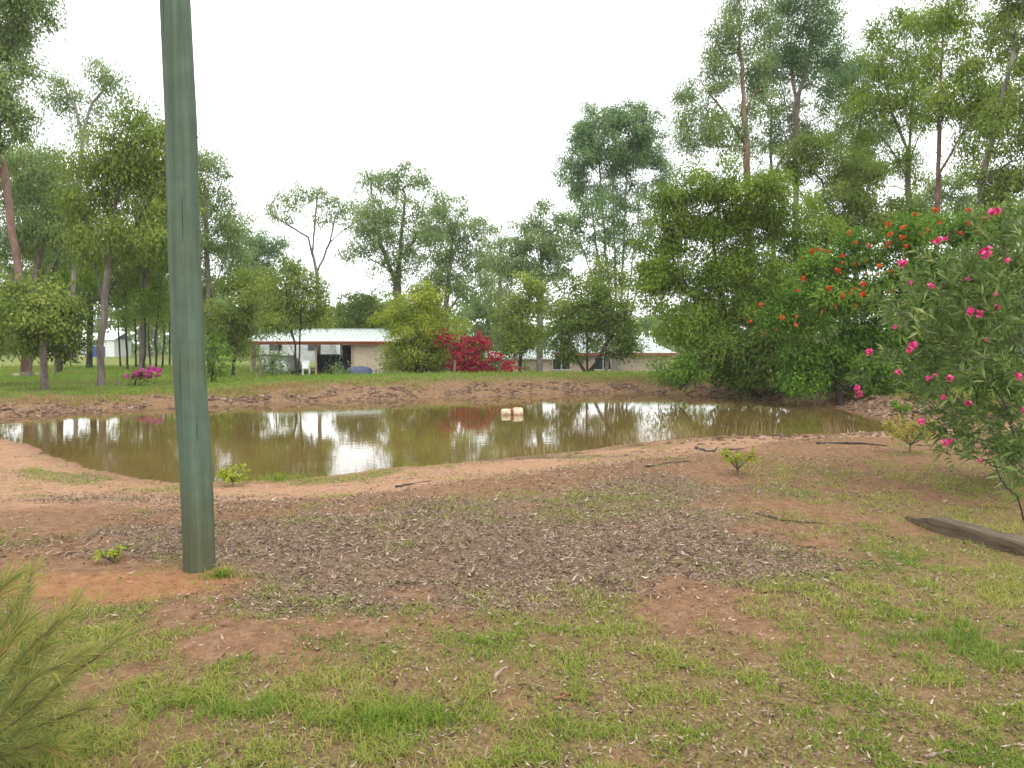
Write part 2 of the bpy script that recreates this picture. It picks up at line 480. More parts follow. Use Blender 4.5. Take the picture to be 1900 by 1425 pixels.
def build_water():
    c = SHORE.mean(0)
    ring = c + (SHORE - c) * 1.0
    # reach a little under the bank all round
    n = len(ring); out = []
    for i in range(n):
        a, b = ring[i - 1], ring[(i + 1) % n]
        t = b - a; nn = np.array([t[1], -t[0]]); nn /= np.linalg.norm(nn) + 1e-9
        out.append(ring[i] + nn * 0.7)
    me = bpy.data.meshes.new('pond_water')
    me.from_pydata([(p[0], p[1], WATER) for p in out], [], [list(range(n))]); me.update()
    if me.polygons[0].normal.z < 0: me.flip_normals()
    m, nt, o_ = new_mat('pond_water')
    L = nt.links
    tc = node(nt, 'ShaderNodeTexCoord'); mp = node(nt, 'ShaderNodeMapping'); mp.inputs['Scale'].default_value = (0.9, 2.2, 1)
    L.new(tc.outputs['Object'], mp.inputs['Vector'])
    n1 = node(nt, 'ShaderNodeTexNoise'); n1.inputs['Scale'].default_value = 2.2; n1.inputs['Detail'].default_value = 3
    n2 = node(nt, 'ShaderNodeTexNoise'); n2.inputs['Scale'].default_value = 0.25; n2.inputs['Detail'].default_value = 3
    L.new(mp.outputs['Vector'], n1.inputs['Vector']); L.new(tc.outputs['Object'], n2.inputs['Vector'])
    r = ramp_node(nt, [(.35, g(.100,.068,.020)), (.65, g(.145,.094,.034))])
    L.new(n2.outputs['Fac'], r.inputs['Fac'])
    b = node(nt, 'ShaderNodeBsdfPrincipled'); b.inputs['IOR'].default_value = 1.33; b.inputs['Roughness'].default_value = .015
    b.inputs['Specular IOR Level'].default_value = .5
    L.new(r.outputs['Color'], b.inputs['Base Color'])
    bp = node(nt, 'ShaderNodeBump'); bp.inputs['Strength'].default_value = .06; bp.inputs['Distance'].default_value = .02
    L.new(n1.outputs['Fac'], bp.inputs['Height']); L.new(bp.outputs['Normal'], b.inputs['Normal'])
    L.new(b.outputs['BSDF'], o_.inputs['Surface'])
    tag(link_mesh('pond_water', me, m), 'still muddy brown farm pond reflecting trees and white sky', 'pond', kind='structure')

build_ground()
build_water()

# ------------------------------------------------------------------ plants: shared builders
def unit(v):
    return v / (np.linalg.norm(v, axis=-1, keepdims=True) + 1e-9)

def leaf_mesh(name, pos, dirs, ln, wd, tone, rs, face=None):
    """diamond leaves folded slightly along the midrib"""
    n = len(pos)
    rnd = unit(rs.normal(size=(n, 3)))
    if face is not None: rnd = unit(face + rnd * .75)
    w = unit(np.cross(dirs, rnd)) * wd[:, None]
    nrm = unit(np.cross(w, dirs))
    mid = pos + dirs * (ln * 0.45)[:, None]
    v = np.empty((n, 4, 3))
    v[:, 0] = pos
    v[:, 1] = mid + w + nrm * (wd * .35)[:, None]
    v[:, 2] = pos + dirs * ln[:, None] - np.array([0, 0, 1.0]) * (ln * .10)[:, None]
    v[:, 3] = mid - w + nrm * (wd * .35)[:, None]
    f = np.arange(n * 4).reshape(n, 4)
    return mesh_np(name, v.reshape(-1, 3), f, dict(tone=np.repeat(tone, 4)))

def tubes_mesh(name, pos, par, rad, min_r=0.0):
    """branch skeleton (parent list) to tapered tubes"""
    n = len(pos); kids = [[] for _ in range(n)]
    for i, p in enumerate(par):
        if p >= 0: kids[p].append(i)
    V, Fc = [], []
    stack = [(-1, i) for i in range(n) if par[i] < 0]
    while stack:
        p0, i = stack.pop()
        chain = ([p0] if p0 >= 0 else []) + [i]
        cr = ([min(rad[p0], rad[i] * 1.25)] if p0 >= 0 else []) + [rad[i]]
        while kids[i]:
            ks = sorted(kids[i], key=lambda k: -rad[k])
            for k in ks[1:]: stack.append((i, k))
            i = ks[0]; chain.append(i); cr.append(rad[i])
        if len(chain) < 2 or max(cr) < min_r: continue
        P = pos[chain]; sides = 8 if cr[0] > .09 else (5 if cr[0] > .03 else 3)
        T = unit(np.gradient(P, axis=0)); b = len(V)
        u = None
        for k in range(len(chain)):
            t = T[k]
            if u is None:
                a = np.array([1.0, 0, 0]) if abs(t[0]) < .8 else np.array([0, 1.0, 0])
                u = np.cross(t, a)
            u = u - t * u.dot(t); u /= np.linalg.norm(u) + 1e-9
            w = np.cross(t, u)
            for s in range(sides):
                an = 2 * math.pi * s / sides
                V.append(P[k] + (u * math.cos(an) + w * math.sin(an)) * cr[k])
        for k in range(len(chain) - 1):
            for s in range(sides):
                Fc.append((b + k*sides + s, b + k*sides + (s+1) % sides, b + (k+1)*sides + (s+1) % sides, b + (k+1)*sides + s))
    return mesh_np(name, np.array(V), np.array(Fc))

def grow(trunks, tufts, rs, r_base, r_tip=0.006, wiggle=.12, up_pen=.7, step=.6):
    """trunks: list of polylines (m,3); every tuft is joined to the nearest limb below it"""
    pos, par, frac = [], [], []
    for tr in trunks:
        tr = np.asarray(tr, float)
        start = -1
        if pos:      # later stems leave an existing stem if they start near one
            d = np.linalg.norm(np.array(pos) - tr[0], axis=1); k = int(np.argmin(d))
            if d[k] < .6: start = k
        prev = start
        nseg = len(tr) - 1; si = -1
        for a, b in zip(tr[:-1], tr[1:]):
            si += 1
            m = max(1, int(np.linalg.norm(b - a) / step))
            for q in range(m):
                if q == 0 and not (a is tr[0]) and len(pos) and prev >= 0 and np.linalg.norm(pos[prev] - a) < 1e-6: continue
                p = a + (b - a) * (q / m)
                if q: p = p + rs.normal(size=3) * wiggle * .25
                pos.append(p); par.append(prev); frac.append((si + q / m) / nseg); prev = len(pos) - 1
        pos.append(tr[-1]); par.append(prev); frac.append(1.0)
    ntr = len(pos)
    tp = np.array(pos)
    order = np.argsort([np.min(np.linalg.norm(tp - t, axis=1)) for t in tufts]) if len(tufts) else []
    A = np.zeros((ntr + len(tufts) * 14, 3)); A[:ntr] = tp; cnt = ntr
    tips = []
    base_z = tp[:, 2].min(); hgt = max(tp[:, 2].max() - base_z, .1)
    low_pen = np.zeros(len(A))
    low_pen[:ntr] = np.where(tp[:, 2] < base_z + .25 * hgt, .8, 0)
    for ti in order:
        T = tufts[ti]
        dv = T - A[:cnt]; d = np.linalg.norm(dv, axis=1)
        cost = d + up_pen * np.maximum(0, .35 * d - dv[:, 2]) + low_pen[:cnt]
        k = int(np.argmin(cost)); S = A[k]; Ld = d[k]
        pd = unit(S - A[par[k]]) if par[k] >= 0 else np.array([0, 0, 1.0])
        C = S + pd * Ld * .35 + (T - S) * .25 + rs.normal(size=3) * wiggle * Ld * .5
        m = max(2, min(12, int(Ld / step) + 1)); prev = k
        for q in range(1, m + 1):
            t = q / m
            p = (1-t)**2 * S + 2*t*(1-t) * C + t*t * T
            A[cnt] = p; par.append(prev); prev = cnt; cnt += 1
        tips.append(prev)
    pos = A[:cnt]
    load = np.zeros(cnt); 
    for i in tips: load[i] += 1
    for i in range(cnt - 1, -1, -1):
        if load[i] == 0 and i >= ntr: load[i] = 1
        if par[i] >= 0: load[par[i]] += load[i]
    load = np.maximum(load, 1)
    ref = max(load[0], 1)
    rad = np.maximum(r_tip, r_base * .95 * (load / ref) ** .62)
    zrel = (pos[:, 2] - pos[0, 2])
    for i in range(min(ntr, cnt)):
        rad[i] = max(rad[i], r_base * (.34 - .30 * frac[i]))
        rad[i] *= 1 + .35 * math.exp(-max(zrel[i], 0) / .25)
    return pos, par, rad

TREES = []
SPEC = {   # leaf length, half width, droop, tuft radius, leaf area index
 'gum':    dict(l=.17, w=.034, droop=.75, tr=.60, lai=2.45),
 'blue':   dict(l=.16, w=.034, droop=.6, tr=.58, lai=2.9),
 'pale':   dict(l=.17, w=.034, droop=.75, tr=.60, lai=2.2),
 'dark':   dict(l=.16, w=.042, droop=.35, tr=.46, lai=3.6),
 'olive':  dict(l=.15, w=.036, droop=.45, tr=.48, lai=3.2),
 'lime':   dict(l=.15, w=.038, droop=.25, tr=.46, lai=3.4),
 'wattle': dict(l=.15, w=.031, droop=.45, tr=.46, lai=3.6),
 'fern':   dict(l=.16, w=.032, droop=.15, tr=.42, lai=4.0),
}

def tree(name, label, depth, trunks, clumps, sp, bark='grey', r=.18, tufts=1.0, lai=1.0, seed=0, group=None, cat='tree', min_leaf=0.0036,
         leaf=None, tone=(0, 1), spread=.9, crown_name='crown', extra=None, size=1.0):
    """trunks: polylines in photo pixels, first point at the foot; clumps: (px, py, rx, ry) leafy masses, all placed about one depth with their own depth offsets"""
    rs = np.random.default_rng(1000 + seed)
    k = depth / F
    fx = at(trunks[0][0][0], 640, depth)[0]
    gz = H(fx, depth)
    foot = np.array([fx, depth, gz - .08])
    cl = []
    wide = 1.16 if sp in ('gum', 'blue', 'pale') else 1.05
    for i, c in enumerate(clumps):
        off = rs.uniform(-1, 1) * spread * .5 * (abs(c[0] - trunks[0][0][0]) * .3 + c[2] * 1.2) * k
        cen = at(c[0], c[1], depth + off)
        cl.append((cen, c[2] * k * wide, c[3] * k * wide, c[4] if len(c) > 4 else 1.0))
    tl = []
    for ti, t in enumerate(trunks):
        pts = []
        for j, (px, py) in enumerate(t):
            dy = 0 if (j == 0 and ti == 0) else (rs.normal() * .25 * (j > 0) + (ti > 0) * j * rs.uniform(-.4, .4))
            p = at(px, py, depth + dy)
            if j == 0 and p[2] < gz + .5: p[2] = gz - .08
            pts.append(p - foot)
        tl.append(np.array(pts))
    s = SPEC[sp]
    lw_scale = max(1.0, depth * min_leaf / s['l']) * size
    l0, w0 = s['l'] * lw_scale, s['w'] * lw_scale
    TU, P, D, LN, WD, TN, FC = [], [], [], [], [], [], []
    for cen, rx, rz, dens in cl:
        area = math.pi * rx * rz
        nt_ = max(5, int(tufts * area / (s['tr'] ** 2 * 1.15)))
        u = unit(rs.normal(size=(nt_, 3))) * (rs.uniform(.12, 1, size=(nt_, 1)) ** .45)
        tc = cen + u * np.array([rx, (rx + rz) * .5 * spread, rz]) * rs.uniform(.85, 1.12, size=(nt_, 1))
        nl = int(lai * dens * s['lai'] * area / (l0 * w0 * 1.0))
        tsz = rs.uniform(.55, 1.3, nt_)
        which = rs.choice(nt_, nl, p=tsz ** 2 / (tsz ** 2).sum())
        ttone = np.clip(rs.normal(.48, .17, nt_), 0, 1)
        gq = rs.normal(size=(nl, 3)) * np.array([1, 1, .72])
        p = tc[which] + gq * (s['tr'] * .62 * tsz[which])[:, None]
        out = unit(gq)
        d = unit(rs.normal(size=(nl, 3)) * .7 + out * .5 + np.array([0, 0, -s['droop'] * 1.6]))
        P.append(p); D.append(d); FC.append(out * .8 + unit(p - cen) * .7 + np.array([0, 0, .55]))
        LN.append(l0 * rs.uniform(.6, 1.25, nl)); WD.append(w0 * rs.uniform(.7, 1.25, nl))
        TN.append(np.clip(ttone[which] + rs.normal(0, .16, nl), 0, 1) * (tone[1] - tone[0]) + tone[0])
        TU.append(tc)
    TU = np.concatenate(TU) - foot
    P = np.concatenate(P) - foot
    TU[:, 2] = np.maximum(TU[:, 2], .25)
    okz = P[:, 2] > .06
    P, D, LN, WD, TN, FC = P[okz], np.concatenate(D)[okz], np.concatenate(LN)[okz], np.concatenate(WD)[okz], np.concatenate(TN)[okz], np.concatenate(FC)[okz]
    pos, par, rad = grow(tl, TU, rs, r)
    root = empty(name, foot, label, cat, group)
    link_mesh('trunk', tubes_mesh('trunk', pos, par, rad), BARK[bark], root, True)
    link_mesh(crown_name, leaf_mesh('crown', P, D, LN, WD, TN, rs, FC), LEAF[leaf or sp], root)
    TREES.append((name, len(P)))
    return root, foot, P, TU

# ------------------------------------------------------------------ buildings
M_ROOF = plain('pale_green_roof_sheet', (.52, .585, .55), .5, .3, vary=.08)
M_FASCIA = plain('red_fascia', (.34, .11, .07), .6)
M_CREAM = plain('cream_wall', (.52, .42, .33), .85, vary=.05)
M_WHITE = plain('white_paint', (.75, .77, .78), .5)
M_POST = plain('tan_post', (.40, .29, .21), .7)
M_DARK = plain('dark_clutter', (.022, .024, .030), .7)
M_BLUE = plain('blue_paint', (.05, .09, .28), .5)
M_GLASS = plain('window_glass', (.03, .04, .045), .08, .6)
M_STEEL = plain('grey_steel', (.26, .27, .28), .5, .5)
M_TYRE = plain('tyre_rubber', (.015, .015, .016), .8)
M_WOODP = plain('weathered_post', (.17, .14, .11), .9, vary=.2, scale=14)
M_STONE = plain('pale_stone', (.42, .36, .29), .9, vary=.2, scale=5, bump=.6, bscale=9)
M_CLOTH = plain('blue_tarp', (.07, .09, .16), .6, vary=.3)

def part_box(name, a, b, mat, parent):
    return MB().box(a, b).build(name, mat, parent)

def build_carport():
    d0 = 56.0
    x0, x1 = at(463, 640, d0)[0], at(726, 640, d0)[0] + 2.6
    gz = -0.68
    W = x1 - x0; D = 7.0
    ez = at(600, 634, d0)[2] - gz
    rz = at(600, 612, d0 + D / 2)[2] - gz
    root = empty('carport', (x0, d0, gz), 'long carport with pale green roof and red fascia beyond the pond', 'carport')
    # roof sheets, each with its standing ribs
    for nm, ya, yb, za, zb in (('roof_sheet', -.35, D / 2, ez, rz), ('roof_sheet', D + .35, D / 2, ez, rz)):
        mb = MB(); n = 40
        for i in range(n):
            xa, xb = -.3 + (W + .6) * i / n, -.3 + (W + .6) * (i + 1) / n
            xm = xb - .05
            mb.add([(xa, ya, za), (xm, ya, za), (xm, yb, zb), (xa, yb, zb)], [(0, 1, 2, 3)])
            mb.add([(xm, ya, za), (xb, ya, za), (xb, yb, zb), (xm, yb, zb), (xm, ya, za + .035), (xb, ya, za + .035), (xb, yb, zb + .035), (xm, yb, zb + .035)],
                   [(0, 1, 5, 4), (4, 5, 6, 7), (0, 4, 7, 3), (1, 2, 6, 5)])
        mb.build(nm, M_ROOF, root)
    MB().tube([(-.3, D / 2, rz + .02), (W + .3, D / 2, rz + .02)], .07, 6).build('ridge_cap', M_ROOF, root)
    for y in (-.37, D + .35):
        part_box('fascia', (-.32, y - .03, ez - .22), (W + .32, y + .03, ez + .015), M_FASCIA, root)
    MB().tube([(-.32, -.46, ez - .02), (W + .32, -.46, ez - .02)], .06, 8).build('gutter', M_FASCIA, root)
    xr = at(655, 640, d0)[0] - x0        # left edge of the closed room
    for px in (465, 586, 653):
        xp = at(px, 640, d0)[0] - x0
        part_box('post', (xp - .06, -.06, 0), (xp + .06, .06, ez - .2), M_POST, root)
    for xp in (.05, 3.1, 5.2):
        part_box('post', (xp - .05, D - .1, 0), (xp + .05, D, ez - .02), M_DARK, root)
    part_box('side_rail', (0, 0.1, 1.38), (.07, D - .2, 1.52), M_FASCIA, root)
    # closed store room at the right: front, side, back
    part_box('wall', (xr, 0, 0), (W, .12, ez - .21), M_CREAM, root)
    part_box('wall', (xr, .12, 0), (xr + .12, D - .12, ez + .0), M_CREAM, root)
    part_box('wall', (xr, D - .12, 0), (W, D, ez - .1), M_CREAM, root)
    part_box('wall', (W - .12, .12, 0), (W, D - .12, ez), M_CREAM, root)
    part_box('corner_post', (xr - .05, -.05, 0), (xr + .05, -.003, ez - .22), M_POST, root)
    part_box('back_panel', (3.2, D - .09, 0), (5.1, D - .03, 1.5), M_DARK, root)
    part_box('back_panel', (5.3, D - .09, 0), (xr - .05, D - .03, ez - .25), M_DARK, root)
    # rough shelving in the middle bay
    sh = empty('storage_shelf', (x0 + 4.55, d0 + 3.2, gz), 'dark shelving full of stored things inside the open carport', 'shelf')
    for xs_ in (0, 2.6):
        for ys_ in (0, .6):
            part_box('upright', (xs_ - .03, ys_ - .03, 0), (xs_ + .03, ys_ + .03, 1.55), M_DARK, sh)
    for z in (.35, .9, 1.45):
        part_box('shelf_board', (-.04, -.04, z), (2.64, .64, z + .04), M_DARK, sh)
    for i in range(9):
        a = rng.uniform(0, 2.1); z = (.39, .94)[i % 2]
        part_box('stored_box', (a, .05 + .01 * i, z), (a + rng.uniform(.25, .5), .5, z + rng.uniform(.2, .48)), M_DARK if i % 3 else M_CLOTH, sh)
    return x0, d0, gz, W, ez

CPX, CPD, CPG, CPW, CPE = build_carport()

def build_car():
    p = at(508, 640, 56.1)
    root = empty('parked_car', (p[0], 56.1, CPG), 'white car parked under the left end of the carport', 'car')
    # body as a lofted shell seen from its front corner
    prof = [(-1.02, .30), (-1.04, .62), (-1.0, .86), (-.86, .93), (-.74, 1.38), (-.62, 1.46), (.62, 1.46), (.74, 1.38), (.86, .93), (1.0, .86), (1.04, .62), (1.02, .30)]
    ys_ = [(0, .0, .70), (.12, .25, .88), (1.0, .45, 1.0), (1.5, 1.0, 1.0), (3.2, 1.0, 1.0), (3.9, .5, 1.0), (4.4, .35, .92), (4.5, .1, .75)]
    V, Fs = [], []
    for y, roof, wide in ys_:
        for x, z in prof:
            zz = z if z < .95 else .95 + (z - .95) * roof
            V.append((x * wide * .92, y, zz))
    n = len(prof)
    for i in range(len(ys_) - 1):
        for k in range(n - 1):
            Fs.append((i*n + k, i*n + k + 1, (i+1)*n + k + 1, (i+1)*n + k))
        Fs.append((i*n + n - 1, i*n, (i+1)*n, (i+1)*n + n - 1))
    Fs.append(tuple(range(n))[::-1]); Fs.append(tuple((len(ys_)-1)*n + k for k in range(n)))
    MB().add(V, Fs).build('body', M_WHITE, root)
    MB().add([(-.62, 1.03, 1.00), (.62, 1.03, 1.00), (.54, 1.44, 1.40), (-.54, 1.44, 1.40)], [(0, 1, 2, 3)]).build('windscreen', M_GLASS, root).location = (0, -.03, .05)
    for sx in (-1, 1):
        MB().box((sx * .62 - .14, -.02, .62), (sx * .62 + .14, .06, .76)).build('headlight', M_GLASS, root)
        for y in (.85, 3.6):
            w = MB().tube([(sx * .70, y, .31), (sx * .92, y, .31)], .31, 14).build('wheel', M_TYRE, root)
            MB().tube([(sx * .90, y, .31), (sx * .935, y, .31)], .18, 12).build('rim', M_STEEL, w)
    part_box('bumper', (-.8, -.06, .32), (.8, .08, .5), M_STEEL, root)
build_car()

def build_chair():
    p = at(567, 640, 53.5); gz = H(p[0], 53.5)
    root = empty('garden_chair', (p[0], 53.5, gz), 'white plastic garden chair in front of the carport', 'chair', rz=.4)
    part_box('seat', (-.26, -.26, .58), (.26, .26, .63), M_WHITE, root)
    part_box('backrest', (-.26, .22, .64), (.26, .26, 1.15), M_WHITE, root)
    for sx in (-.23, .23):
        for sy in (-.23, .23):
            part_box('leg', (sx - .025, sy - .025, 0), (sx + .025, sy + .025, .578), M_WHITE, root)
        part_box('armrest', (sx - .03, -.24, .80), (sx + .03, .22, .84), M_WHITE, root)
build_chair()

def build_added_backdrop():  # added white camper shape, stands in for the brightness behind the open bay
    d0 = 68.0; p = at(560, 640, d0); gz = H(p[0], d0)
    root = empty('added_backdrop', (p[0], d0, gz), 'white camper shape added behind the open carport bay as bright backdrop', 'added_backdrop')
    prof = [(-3.3, .5), (3.1, .5), (3.45, 1.1), (3.2, 2.45), (2.8, 2.75), (-2.9, 2.75), (-3.3, 2.5), (-3.5, 1.4)]
    n = len(prof)
    V = [(x, -1.1, z) for x, z in prof] + [(x, 1.1, z) for x, z in prof]
    MB().add(V, [tuple(range(n)), tuple(range(2 * n - 1, n - 1, -1))] + [(k, k + n, (k + 1) % n + n, (k + 1) % n) for k in range(n)]).build('body', M_WHITE, root)
    for wx in (-2.0, 1.4):
        part_box('window', (wx - .55, -1.14, 1.55), (wx + .55, -1.103, 2.15), M_GLASS, root)
    part_box('door', (-.5, -1.14, .55), (.2, -1.103, 2.4), M_WHITE, root)
    for sx in (-.45, .45):
        w = MB().tube([(sx, -1.06, .32), (sx, -.85, .32)], .32, 14).build('wheel', M_TYRE, root)
    MB().tube([(-3.4, 0, .55), (-4.4, 0, .5)], .05, 6).build('tow_bar', M_STEEL, root)
build_added_backdrop()

def lumpy(name, px, py_base, depth, w, h, mat, label, cat, seed, parent=None, group=None):
    rs = np.random.default_rng(seed)
    p = at(px, 640, depth); gz = H(p[0], depth)
    n, m = 14, 8; V, Fs = [], []
    ph = rs.uniform(0, 6, 6)
    for j in range(m + 1):
        t = j / m; z = h * math.sin(t * math.pi / 2) if j < m else h
        rr = math.cos(t * math.pi / 2) ** .6
        for k in range(n):
            a = 2 * math.pi * k / n
            q = 1 + .22 * math.sin(2 * a + ph[0] + 2 * t) + .13 * math.sin(5 * a + ph[1] + 4 * t) + rs.normal() * .05
            V.append((math.cos(a) * w / 2 * rr * q, math.sin(a) * w / 2 * .8 * rr * q, z - .06 + rs.normal() * .02))
    for j in range(m):
        for k in range(n):
            Fs.append((j*n + k, j*n + (k+1) % n, (j+1)*n + (k+1) % n, (j+1)*n + k))
    o = MB().add(V, Fs).build(name, mat, parent, True)
    o.location = (p[0], depth, gz)
    return tag(o, label, cat, group)

lumpy('tarp_heap', 667, 695, 52.5, 1.9, .75, M_CLOTH, 'dark blue heap of gear against the cream carport wall', 'heap', 5)
lumpy('boulder', 703, 697, 50.0, 1.15, .80, M_STONE, 'pale boulder beside the yellow green tree', 'rock', 6)
for i, (px, py, w, h, lab) in enumerate([(28, 688, .5, .26, 'small pale rock in long grass at the left edge'), (52, 684, .42, .22, 'pale rock right of the leftmost rock in the grass'),
        (67, 687, .36, .2, 'third pale rock from the left edge in the grass')]):
    lumpy('grass_rock', px, py, 41 + i, w, h, M_STONE, lab, 'rock', 20 + i, group='pale rocks in the left grass')

def build_house():
    d0 = 62.0; gz = -1.42
    x0, x1 = at(985, 640, d0)[0], at(1243, 640, d0)[0]
    W, D = x1 - x0, 8.6
    ez = at(1100, 655, d0)[2] - gz
    rz = at(1100, 617, d0 + D / 2)[2] - gz
    root = empty('farm_house', (x0, d0, gz), 'low cream house with pale green hipped roof behind the dark tree', 'house')
    part_box('wall', (0, 0, 0), (W, .2, ez - .01), M_CREAM, root)
    part_box('wall', (0, D - .2, 0), (W, D, ez - .01), M_CREAM, root)
    part_box('wall', (0, .2, 0), (.2, D - .2, ez - .01), M_CREAM, root)
    part_box('wall', (W - .2, .2, 0), (W, D - .2, ez - .01), M_CREAM, root)
    e = .5; hp = D * .30
    A = [(-e, -e, ez), (W + e, -e, ez), (W + e, D + e, ez), (-e, D + e, ez), (hp, D / 2, rz), (W - hp, D / 2, rz)]
    for f in ((0, 1, 5, 4), (1, 2, 5), (2, 3, 4, 5), (3, 0, 4)):
        MB().add([A[i] for i in f], [tuple(range(len(f)))]).build('roof_sheet', M_ROOF, root)
    part_box('fascia', (-e, -e - .05, ez - .2), (W + e, -e - .003, ez + .02), M_FASCIA, root)
    part_box('fascia', (W + e + .003, -e, ez - .2), (W + e + .05, D + e, ez + .02), M_FASCIA, root)
    part_box('soffit', (-e + .01, -e + .01, ez - .06), (W + e - .01, D + e - .01, ez - .02), M_WHITE, root)
    for fx in (.22, .52):
        wx = W * fx
        w = part_box('window', (wx - .75, -.03, .95), (wx + .75, -.003, 2.05), M_WHITE, root)
        for s in (-1, 1):
            part_box('pane', (wx + s * .36 - .32, -.045, 1.03), (wx + s * .36 + .32, -.032, 1.97), M_GLASS, w)
    # lower wing to the left
    wx0, wx1, wd = at(905, 640, 58)[0] - x0, at(1022, 640, 58)[0] - x0, -4.0
    wez = at(960, 663, 58)[2] - gz; wrz = at(960, 652, 60)[2] - gz
    part_box('wing_wall', (wx0, wd, 0), (wx1, wd + .2, wez - .02), M_CREAM, root)
    part_box('wing_wall', (wx0, wd + .2, 0), (wx0 + .2, -.05, wez), M_CREAM, root)
    part_box('wing_wall', (wx1 - .2, wd + .2, 0), (wx1, -.05, wez), M_CREAM, root)
    B = [(wx0 - .3, wd - .4, wez), (wx1 + .3, wd - .4, wez), (wx1 + .3, -.1, wrz), (wx0 - .3, -.1, wrz)]
    MB().add(B, [(0, 1, 2, 3)]).build('wing_roof', M_ROOF, root)
    part_box('wing_fascia', (wx0 - .3, wd - .45, wez - .14), (wx1 + .3, wd - .403, wez + .02), M_WHITE, root)
build_house()

def build_far_shed():
    d0 = 112.0
    x0, x1 = at(146, 640, d0)[0], at(212, 640, d0)[0]
    gz = H((x0 + x1) / 2, d0) - .1
    h = at(180, 630, d0)[2] - gz; rz = at(180, 621, d0 + 2)[2] - gz; W = x1 - x0; D = 5
    root = empty('garden_shed', (x0, d0, gz), 'small white shed with blue door far behind the left trunks', 'shed')
    for a, b in (((0, 0, 0), (W, .1, h)), ((0, D - .1, 0), (W, D, h)), ((0, .1, 0), (.1, D - .1, h)), ((W - .1, .1, 0), (W, D - .1, h))):
        part_box('wall', a, b, M_WHITE, root)
    for ya, yb in ((-.3, D / 2), (D + .3, D / 2)):
        MB().add([(-.3, ya, h), (W + .3, ya, h), (W + .3, yb, rz + .25), (-.3, yb, rz + .25)], [(0, 1, 2, 3)]).build('roof_sheet', M_WHITE, root)
    dr = part_box('door', (W * .36, -.05, 0), (W * .74, -.003, h * .62), M_BLUE, root)
    part_box('handle', (W * .55, -.09, h * .25), (W * .57, -.052, h * .30), M_STEEL, dr)
    part_box('window', (W * .40, -.04, h * .68), (W * .62, -.003, h * .9), M_GLASS, root)
    wb = empty('water_tank', (x0 - .15, d0 - 2.0, H(x0, d0 - 2)), 'blue water tank beside the far white shed', 'tank')
    MB().tube([(0, 0, -.1), (0, 0, 1.75), (0, 0, 1.95)], [.75, .75, .6], 18).build('tank_body', M_BLUE, wb)
    MB().tube([(0, 0, 1.95), (0, 0, 2.06)], [.3, .28], 12).build('lid', M_BLUE, wb)
build_far_shed()

def fence_post(px, depth, h, label, r=.06):
    p = at(px, 640, depth); gz = H(p[0], depth)
    o = MB().tube([(0, 0, -.2), (.01, 0, h * .5), (.02, .01, h - .02), (.02, .01, h)], [r * 1.05, r, r * .95, r * .8], 8).build('fence_post', M_WOODP)
    o.location = (p[0], depth, gz)
    tag(o, label, 'post', 'weathered fence posts beyond the pond')
fence_post(482, 38, 1.05, 'weathered fence post in grass left of the carport car')
fence_post(843, 39, .75, 'short pale post at the foot of the red bougainvillea')
fence_post(101, 38, 1.35, 'thin grey stake right of the small round tree', .04)
fence_post(215, 30.5, .5, 'low dark stake left of the magenta bush', .03)

# ------------------------------------------------------------------ trees
GL, GC, GR = 'gum trees left of the pond', 'gum trees behind the pond', 'tall gum trees at the right'
tree('gum_tree', 'leaning reddish gum at the left edge with crown out of frame', 33, [[(48,690),(36,520),(8,320),(-25,120),(-40,-40)], [(36,520),(20,400),(-30,260)]],
     [(-40,20,80,60),(30,5,60,35),(75,25,30,26),(5,90,48,42),(30,190,36,38),(-10,170,45,50),(10,240,45,30),(-30,290,40,40),(50,130,20,25),(0,-60,90,50)], 'blue', 'red', .17, seed=1, group=GL, leaf='gum', lai=1.3)
tree('gum_tree', 'grey forked gum right of the leaning reddish trunk', 40, [[(50,690),(60,560),(78,440),(98,330)],[(60,560),(110,470),(140,400)]],
     [(60,300,55,38),(25,330,45,55),(100,360,60,50),(40,410,50,55),(110,440,55,50),(30,480,45,40)], 'gum', 'grey', .2, seed=2, group=GL)
tree('gum_tree', 'tallest pale slender gum on the left with thin tufted top', 44, [[(135,665),(135,540),(142,420),(150,320),(152,250),(172,190),(195,165)],[(152,250),(140,200),(120,165)]],
     [(112,165,30,26),(190,140,30,24),(210,175,22,26),(130,200,22,14),(200,205,28,16),(150,240,30,20),(115,150,18,18),(180,115,12,8)], 'pale', 'pale', .13, seed=3, group=GL, lai=.95, leaf='gum')
tree('gum_tree', 'spreading gum on grey trunk standing in the left lawn', 31.5, [[(186,714),(190,610),(200,500),(214,380),(232,280)],[(200,500),(250,420),(300,330)],[(190,560),(170,450),(150,380)]],
     [(235,240,55,34),(190,290,65,45),(275,270,55,42),(300,340,55,48),(240,350,70,50),(170,380,55,50),(270,430,65,48),(195,450,60,40),(320,420,35,55)], 'gum', 'grey', .15, seed=4, group=GL, tone=(0,.85), lai=1.25, leaf='olive')
tree('gum_tree', 'leafy gum right behind the green pole', 46, [[(392,690),(388,560),(382,440),(380,340)],[(388,560),(420,470)]],
     [(375,315,40,32),(395,380,42,42),(430,410,32,30),(385,450,52,42),(430,480,32,34),(370,520,42,40),(345,400,40,60),(415,315,12,10),(300,380,50,60),(330,300,40,40)], 'gum', 'grey', .2, seed=5, group=GL)
tree('gum_tree', 'dark leafy tree behind the left trunks', 56, [[(165,680),(168,580),(160,460)],[(168,580),(120,500)]],
     [(130,480,85,60),(80,440,60,60),(220,500,70,55),(170,540,80,40),(60,530,60,45),(290,500,50,55)], 'olive', 'dark', .22, seed=6, group=GL, tone=(0,.75))
